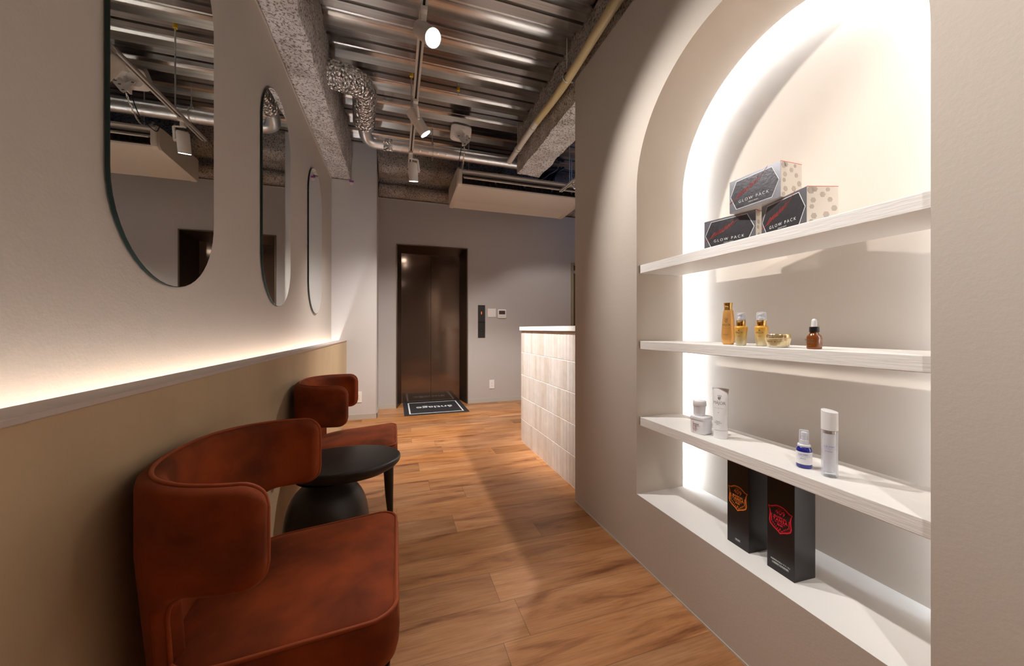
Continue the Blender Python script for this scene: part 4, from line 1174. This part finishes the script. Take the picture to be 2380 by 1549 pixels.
def dropper(loc):
    t = thing('dropper_bottle', 'small brown glass dropper bottle with white rubber bulb', 'bottle', loc)
    q = MB(); q.lathe([(0.0165, 0.0), (0.0185, 0.0015), (0.0192, 0.004), (0.0192, 0.031), (0.0178, 0.036), (0.0125, 0.042), (0.0110, 0.044), (0.0110, 0.049)], 48, sup=3.0); q.build('body', 'amber', t, smooth=True, angle=50)
    q = MB(); q.lathe([(0.0135, 0.0465), (0.0142, 0.0475), (0.0140, 0.0600), (0.0128, 0.0612)], 40); q.build('cap', 'black', t, smooth=True, angle=40)
    q = MB(); q.lathe([(0.0088, 0.0613), (0.0085, 0.064), (0.0078, 0.074), (0.0072, 0.079), (0.0050, 0.0822), (0.0015, 0.0832)], 32); q.build('rubber_bulb', 'white_gloss', t, smooth=True, angle=60)
    q = MB(); q.box(-0.0003, 0.0003, -0.001, 0.001, 0, 0.001)
    d = Vector((math.cos(R(188)), math.sin(R(188)), 0))
    for (txt, sz, z) in (('MÁJOR', 0.0085, 0.025), ('————', 0.006, 0.018), ('ESSENCE', 0.004, 0.009)):
        text(t, 'print', txt, sz, frame_mtx(Vector((-0.0198, 0.003, z)), (0, -1, 0), (0, 0, 1)), 'bronze_print', extrude=0.0003)
    q.bm.free()
dropper((1.092, 0.688, ZS2))

# ------------------------------------------------------------------ products: lower shelf
ZS3 = 0.650
def tube_bottle(loc, yaw, k, label):
    t = thing('squeeze_tube', label, 'tube', loc, yaw, 'white squeeze tubes')
    q = MB(); q.lathe([(0.0240 * k, 0.0), (0.0250 * k, 0.001), (0.0258 * k, 0.030 * k), (0.0230 * k, 0.0312 * k)], 40, sup=2.3); q.build('cap', 'white_gloss', t, smooth=True, angle=40)
    q = MB(); rows = []
    for i in range(13):
        u = i / 12; z = (0.0314 + 0.148 * u) * k
        rx = 0.0262 * k * (1 - u) ** 0.75 + 0.0011 * k; ry = (0.0262 + 0.0055 * u) * k
        row = []
        for j in range(48):
            th = 2 * math.pi * j / 48; row.append((rx * math.cos(th), ry * math.sin(th), z))
        rows.append(row)
    V = q.grid(rows, closed_u=True); q._f(list(reversed(V[0]))); q._f(V[-1])
    q.build('body', 'white_gloss', t, smooth=True, angle=50)
    q = MB(); q.box(-0.0014 * k, 0.0014 * k, -0.0322 * k, 0.0322 * k, 0.174 * k, 0.182 * k, 0.0005); q.build('crimp', 'white_gloss', t, smooth=False)
    def surf(z):
        u = (z / k - 0.0314) / 0.148; return 0.0262 * k * (1 - u) ** 0.75 + 0.0011 * k
    def bent(name, body, size, z, material):
        o = text(t, name, body, size, Matrix.Identity(4), material, extrude=0.0)
        for v in o.data.vertices:
            yy = -v.co.x; zz = z + v.co.y; u = (zz / k - 0.0314) / 0.148; ry = (0.0262 + 0.0055 * u) * k
            xx = -surf(zz) * math.sqrt(max(0.02, 1 - (yy / ry) ** 2)) - 0.0004
            v.co = Vector((xx, yy, zz))
    bent('brand_print', 'MÁJOR', 0.0155 * k, 0.128 * k, 'grey_print')
    bent('emblem_print', '❦', 0.022 * k, 0.148 * k, 'grey_print')
    bent('small_print', '—— x ——', 0.0075 * k, 0.110 * k, 'grey_print')
    bent('mark_print', '∞', 0.006 * k, 0.094 * k, 'grey_print')
    bent('product_print', 'CREAM\nTREATMENT\n100 g', 0.0052 * k, 0.057 * k, 'grey_print')
    return t
TU = tube_bottle((1.136, 1.028, ZS3), R(18), 1.0, 'large white squeeze tube standing on its cap, right of the stacked jars')
tube_bottle((1.172, 1.172, ZS3), R(18), 0.60, 'small white squeeze tube half hidden behind the stacked jars')
SJ = thing('square_jar', 'squarish white cream jar with red printed lines, under a small round jar', 'jar', (1.118, 1.098, ZS3), R(12))
b = MB(); b.lathe([(0.0275, 0.0), (0.0305, 0.0015), (0.0318, 0.005), (0.0325, 0.050), (0.0318, 0.0515)], 64, sup=5.5); b.build('body', 'frost', SJ, smooth=True, angle=50)
b = MB(); b.lathe([(0.0330, 0.0516), (0.0338, 0.053), (0.0335, 0.0635), (0.0320, 0.0655), (0.029, 0.0662)], 64, sup=5.5); b.build('lid', 'frost', SJ, smooth=True, angle=50)
b = MB(); b.box(-0.0334, -0.0328, 0.0135, 0.0142, 0.006, 0.046); b.box(-0.0334, -0.0328, -0.014, 0.0142, 0.0310, 0.0316); b.box(-0.0334, -0.0328, -0.006, 0.0142, 0.0185, 0.0190)
b.build('red_lines', 'red_print', SJ, smooth=False)
text(SJ, 'brand_print', 'MÁJOR', 0.0072, frame_mtx((-0.0333, 0.0005, 0.0372), (0, -1, 0), (0, 0, 1)), 'grey_print')
text(SJ, 'product_print', 'EGF\nGEL', 0.0058, frame_mtx((-0.0333, 0.003, 0.0250), (0, -1, 0), (0, 0, 1)), 'grey_print')
text(SJ, 'small_print', 'CREAM\n50 g', 0.0034, frame_mtx((-0.0333, 0.004, 0.0125), (0, -1, 0), (0, 0, 1)), 'grey_print')
RJ = thing('round_jar', 'small tapered round white jar standing on the squarish jar', 'jar', (1.116, 1.104, ZS3 + 0.0663))
b = MB(); b.lathe([(0.019, 0.0), (0.0205, 0.001), (0.0238, 0.036), (0.0228, 0.037)], 48); b.build('body', 'frost', RJ, smooth=True, angle=50)
b = MB(); b.lathe([(0.0250, 0.0371), (0.0262, 0.0385), (0.0256, 0.054), (0.0240, 0.0565), (0.021, 0.0572)], 48); b.build('lid', 'frost', RJ, smooth=True, angle=50)

SB = thing('spray_bottle', 'cobalt blue spray bottle with white label and clear cap', 'bottle', (1.124, 0.735, ZS3))
b = MB(); b.lathe([(0.0195, 0.0), (0.0220, 0.0015), (0.0228, 0.004), (0.0228, 0.050), (0.0215, 0.056), (0.0165, 0.061), (0.013, 0.062)], 48); b.build('body', 'cobalt', SB, smooth=True, angle=50)
b = MB(); b.lathe([(0.0231, 0.012), (0.0231, 0.047)], 48, capb=False, capt=False); b.build('label', 'white_gloss', SB)
b = MB(); b.lathe([(0.0180, 0.0605), (0.0185, 0.0615), (0.0185, 0.066), (0.0175, 0.067)], 40); b.build('collar', 'white_gloss', SB, smooth=True, angle=40)
b = MB(); b.lathe([(0.0140, 0.0671), (0.0145, 0.069), (0.0138, 0.103), (0.0128, 0.1065), (0.010, 0.1072)], 40); b.build('overcap', 'clear', SB, smooth=True, angle=40)
b = MB(); b.lathe([(0.0110, 0.0672), (0.0110, 0.078), (0.0085, 0.079), (0.0085, 0.090), (0.0095, 0.091), (0.0095, 0.101), (0.007, 0.102)], 32); b.build('nozzle', 'white_gloss', SB, smooth=True, angle=40)
lr = lambda z: 0.0232
LYW = R(205)
wrap_text(SB, 'brand_print', 'CUE STEM', 0.0062, 0.0395, lr, LYW, 'blue_print')
wrap_text(SB, 'print_line', '————————', 0.0045, 0.0345, lr, LYW, 'blue_print')
wrap_text(SB, 'small_print', 'SERUM A', 0.0040, 0.0285, lr, LYW, 'blue_print')
AP = thing('airless_pump_bottle', 'tall clear-walled white pump bottle with white cap and chrome band', 'bottle', (1.120, 0.668, ZS3))
b = MB(); b.lathe([(0.0185, 0.0), (0.0212, 0.0015), (0.0216, 0.005), (0.0216, 0.124), (0.0195, 0.126)], 48); b.build('outer_wall', 'clear', AP, smooth=True, angle=40)
b = MB(); b.lathe([(0.0130, 0.013), (0.0165, 0.015), (0.0172, 0.018), (0.0172, 0.1165), (0.0160, 0.1170)], 40); b.build('inner_vessel', 'white_gloss', AP, smooth=True, angle=40)
b = MB(); b.lathe([(0.0178, 0.1172), (0.0178, 0.1255), (0.0170, 0.1258)], 40); b.build('chrome_band', 'chrome', AP, smooth=True, angle=40)
b = MB(); b.lathe([(0.0205, 0.1262), (0.0222, 0.1268), (0.0222, 0.1765), (0.0212, 0.1775)], 48)
for v in b.bm.verts:
    if v.co.z > 0.17: v.co.z += 0.004 * (v.co.y / 0.0222) * 0.8
b.build('cap', 'white_gloss', AP, smooth=True, angle=40)
ar = lambda z: 0.0217
wrap_text(AP, 'brand_print', 'CUE STEM', 0.0066, 0.083, ar, LYW, 'blue_print')
wrap_text(AP, 'print_line', '————————', 0.0048, 0.0775, ar, LYW, 'blue_print')
wrap_text(AP, 'small_print', 'EMULSION', 0.0042, 0.0705, ar, LYW, 'blue_print')

# ------------------------------------------------------------------ products: black cartons
def tansa(loc, foil, lines, label):
    t = thing('tall_carton', label, 'box', loc, R(-2), 'tall black cartons with shield emblems')
    W, H = 0.085, 0.299
    q = MB(); q.box(0, W, -W / 2, W / 2, 0, H, 0.0015, 2); q.build('carton', 'carton_black', t, smooth=False)
    zc = 0.168
    def shield(k):
        hw, pts = 0.0385 * k, []
        ctrl = [(0, 0.040), (0.012, 0.0385), (0.022, 0.033), (0.030, 0.0285), (0.0385, 0.028), (0.0345, 0.019), (0.0325, 0.008), (0.0335, -0.004), (0.0350, -0.016), (0.0325, -0.026), (0.022, -0.034), (0.010, -0.0395), (0.0, -0.046)]
        right = [(x * k, zc + z * k) for x, z in ctrl]
        left = [(-x, z) for x, z in reversed(right[1:-1])]
        return right + left
    def ringmesh(a, c_, x):
        mb = MB(); n_ = len(a)
        A2 = [mb.bm.verts.new((x, -p[0], p[1])) for p in a]; B2 = [mb.bm.verts.new((x, -p[0], p[1])) for p in c_]
        for i in range(n_): mb._f((A2[i], A2[(i + 1) % n_], B2[(i + 1) % n_], B2[i]))
        return mb
    ringmesh(shield(1.0), shield(0.925), -0.0004).build('shield_border', foil, t, smooth=False)
    ringmesh(shield(0.885), shield(0.873), -0.0004).build('shield_inner_line', foil, t, smooth=False)
    fm = lambda z, y_=0.0: frame_mtx((-0.0004, y_, z), (0, -1, 0), (0, 0, 1))
    text(t, 'number_print', '409', 0.020, fm(zc + 0.0185), foil, spacing=1.05)
    text(t, 'arc_print', '~ since ~', 0.006, fm(zc + 0.030), foil)
    text(t, 'word_print', 'MAGICAL', 0.0085, fm(zc + 0.0035), foil, spacing=1.15, bold=0.0001)
    text(t, 'name_print', 'TANSA', 0.0125, fm(zc - 0.0060), foil, spacing=1.2, bold=0.0002)
    text(t, 'small_print', 'BEAUTY PRODUCT', 0.0038, fm(zc - 0.0135), foil)
    text(t, 'code_print', 'PS-B1', 0.0078, fm(zc - 0.0200), foil, bold=0.0002)
    q = MB(); rn = random.Random(4)
    for sgn in (-1, 1):
        for k in range(11):
            u = k / 10
            y_ = sgn * (0.0275 - 0.002 * u) if u < 0.5 else sgn * (0.0265 - (u - 0.5) * 0.045)
            z_ = zc + 0.004 - u * 0.040
            s_ = 0.0026
            a_ = rn.uniform(0, 3.14)
            q.prism([(y_ + s_ * math.cos(a_ + R(90 * j)) * (1 if j % 2 else 0.5), z_ + s_ * math.sin(a_ + R(90 * j)) * (1 if j % 2 else 0.5)) for j in range(4)], -0.0005, -0.0001, lambda p, a: (a, p[0], p[1]))
    q.lathe([(0.0, 0), (0.0026, 0.001), (0.0020, 0.004), (0.0006, 0.007)], 12, cx=0, cy=0, capb=False, capt=False)
    for v in q.bm.verts:
        if abs(v.co.z) < 0.01: v.co = Vector((-0.0004 + v.co.x * 0.0, v.co.y, zc - 0.034 + v.co.z))
    q.build('laurel_print', foil, t, smooth=False)
    for (txt, sz, z_, boxed) in lines:
        o = text(t, 'label_print', txt, sz, fm(z_), 'silver_print')
        if boxed:
            hw = max(abs(v.co.y) for v in o.data.vertices) + 0.0018; hh = sz * 0.62
            a = [(-hw, z_ - hh), (hw, z_ - hh), (hw, z_ + hh), (-hw, z_ + hh)]; c_ = [(-hw + 0.0005, z_ - hh + 0.0005), (hw - 0.0005, z_ - hh + 0.0005), (hw - 0.0005, z_ + hh - 0.0005), (-hw + 0.0005, z_ + hh - 0.0005)]
            ringmesh(a, c_, -0.0004).build('label_frame', 'silver_print', t, smooth=False)
    return t
tansa((1.121, 0.945, ZS), 'orange', [('微炭酸', 0.0055, 0.022, True)], 'tall black carton with orange shield emblem on the niche sill')
tansa((1.1185, 0.799, ZS), 'redfoil', [('栄養機能食品(ビタミンB₁)', 0.0052, 0.034, False), ('40種類果汁飲料微炭酸', 0.0048, 0.025, True)], 'tall black carton with red shield emblem on the niche sill')

# true widths of the small round products
for o in list(COL.objects):
    if o.parent is None and o.type == 'EMPTY':
        b_ = o.name.split('.')[0]
        k_ = {'toner_bottle': 0.87, 'pump_bottle': 0.85, 'cream_jar': 0.83, 'dropper_bottle': 0.80, 'squeeze_tube': 0.90, 'square_jar': 0.93, 'round_jar': 0.90, 'spray_bottle': 0.82, 'airless_pump_bottle': 0.82}.get(b_)
        if k_: o.scale = (k_, k_, 1.0)
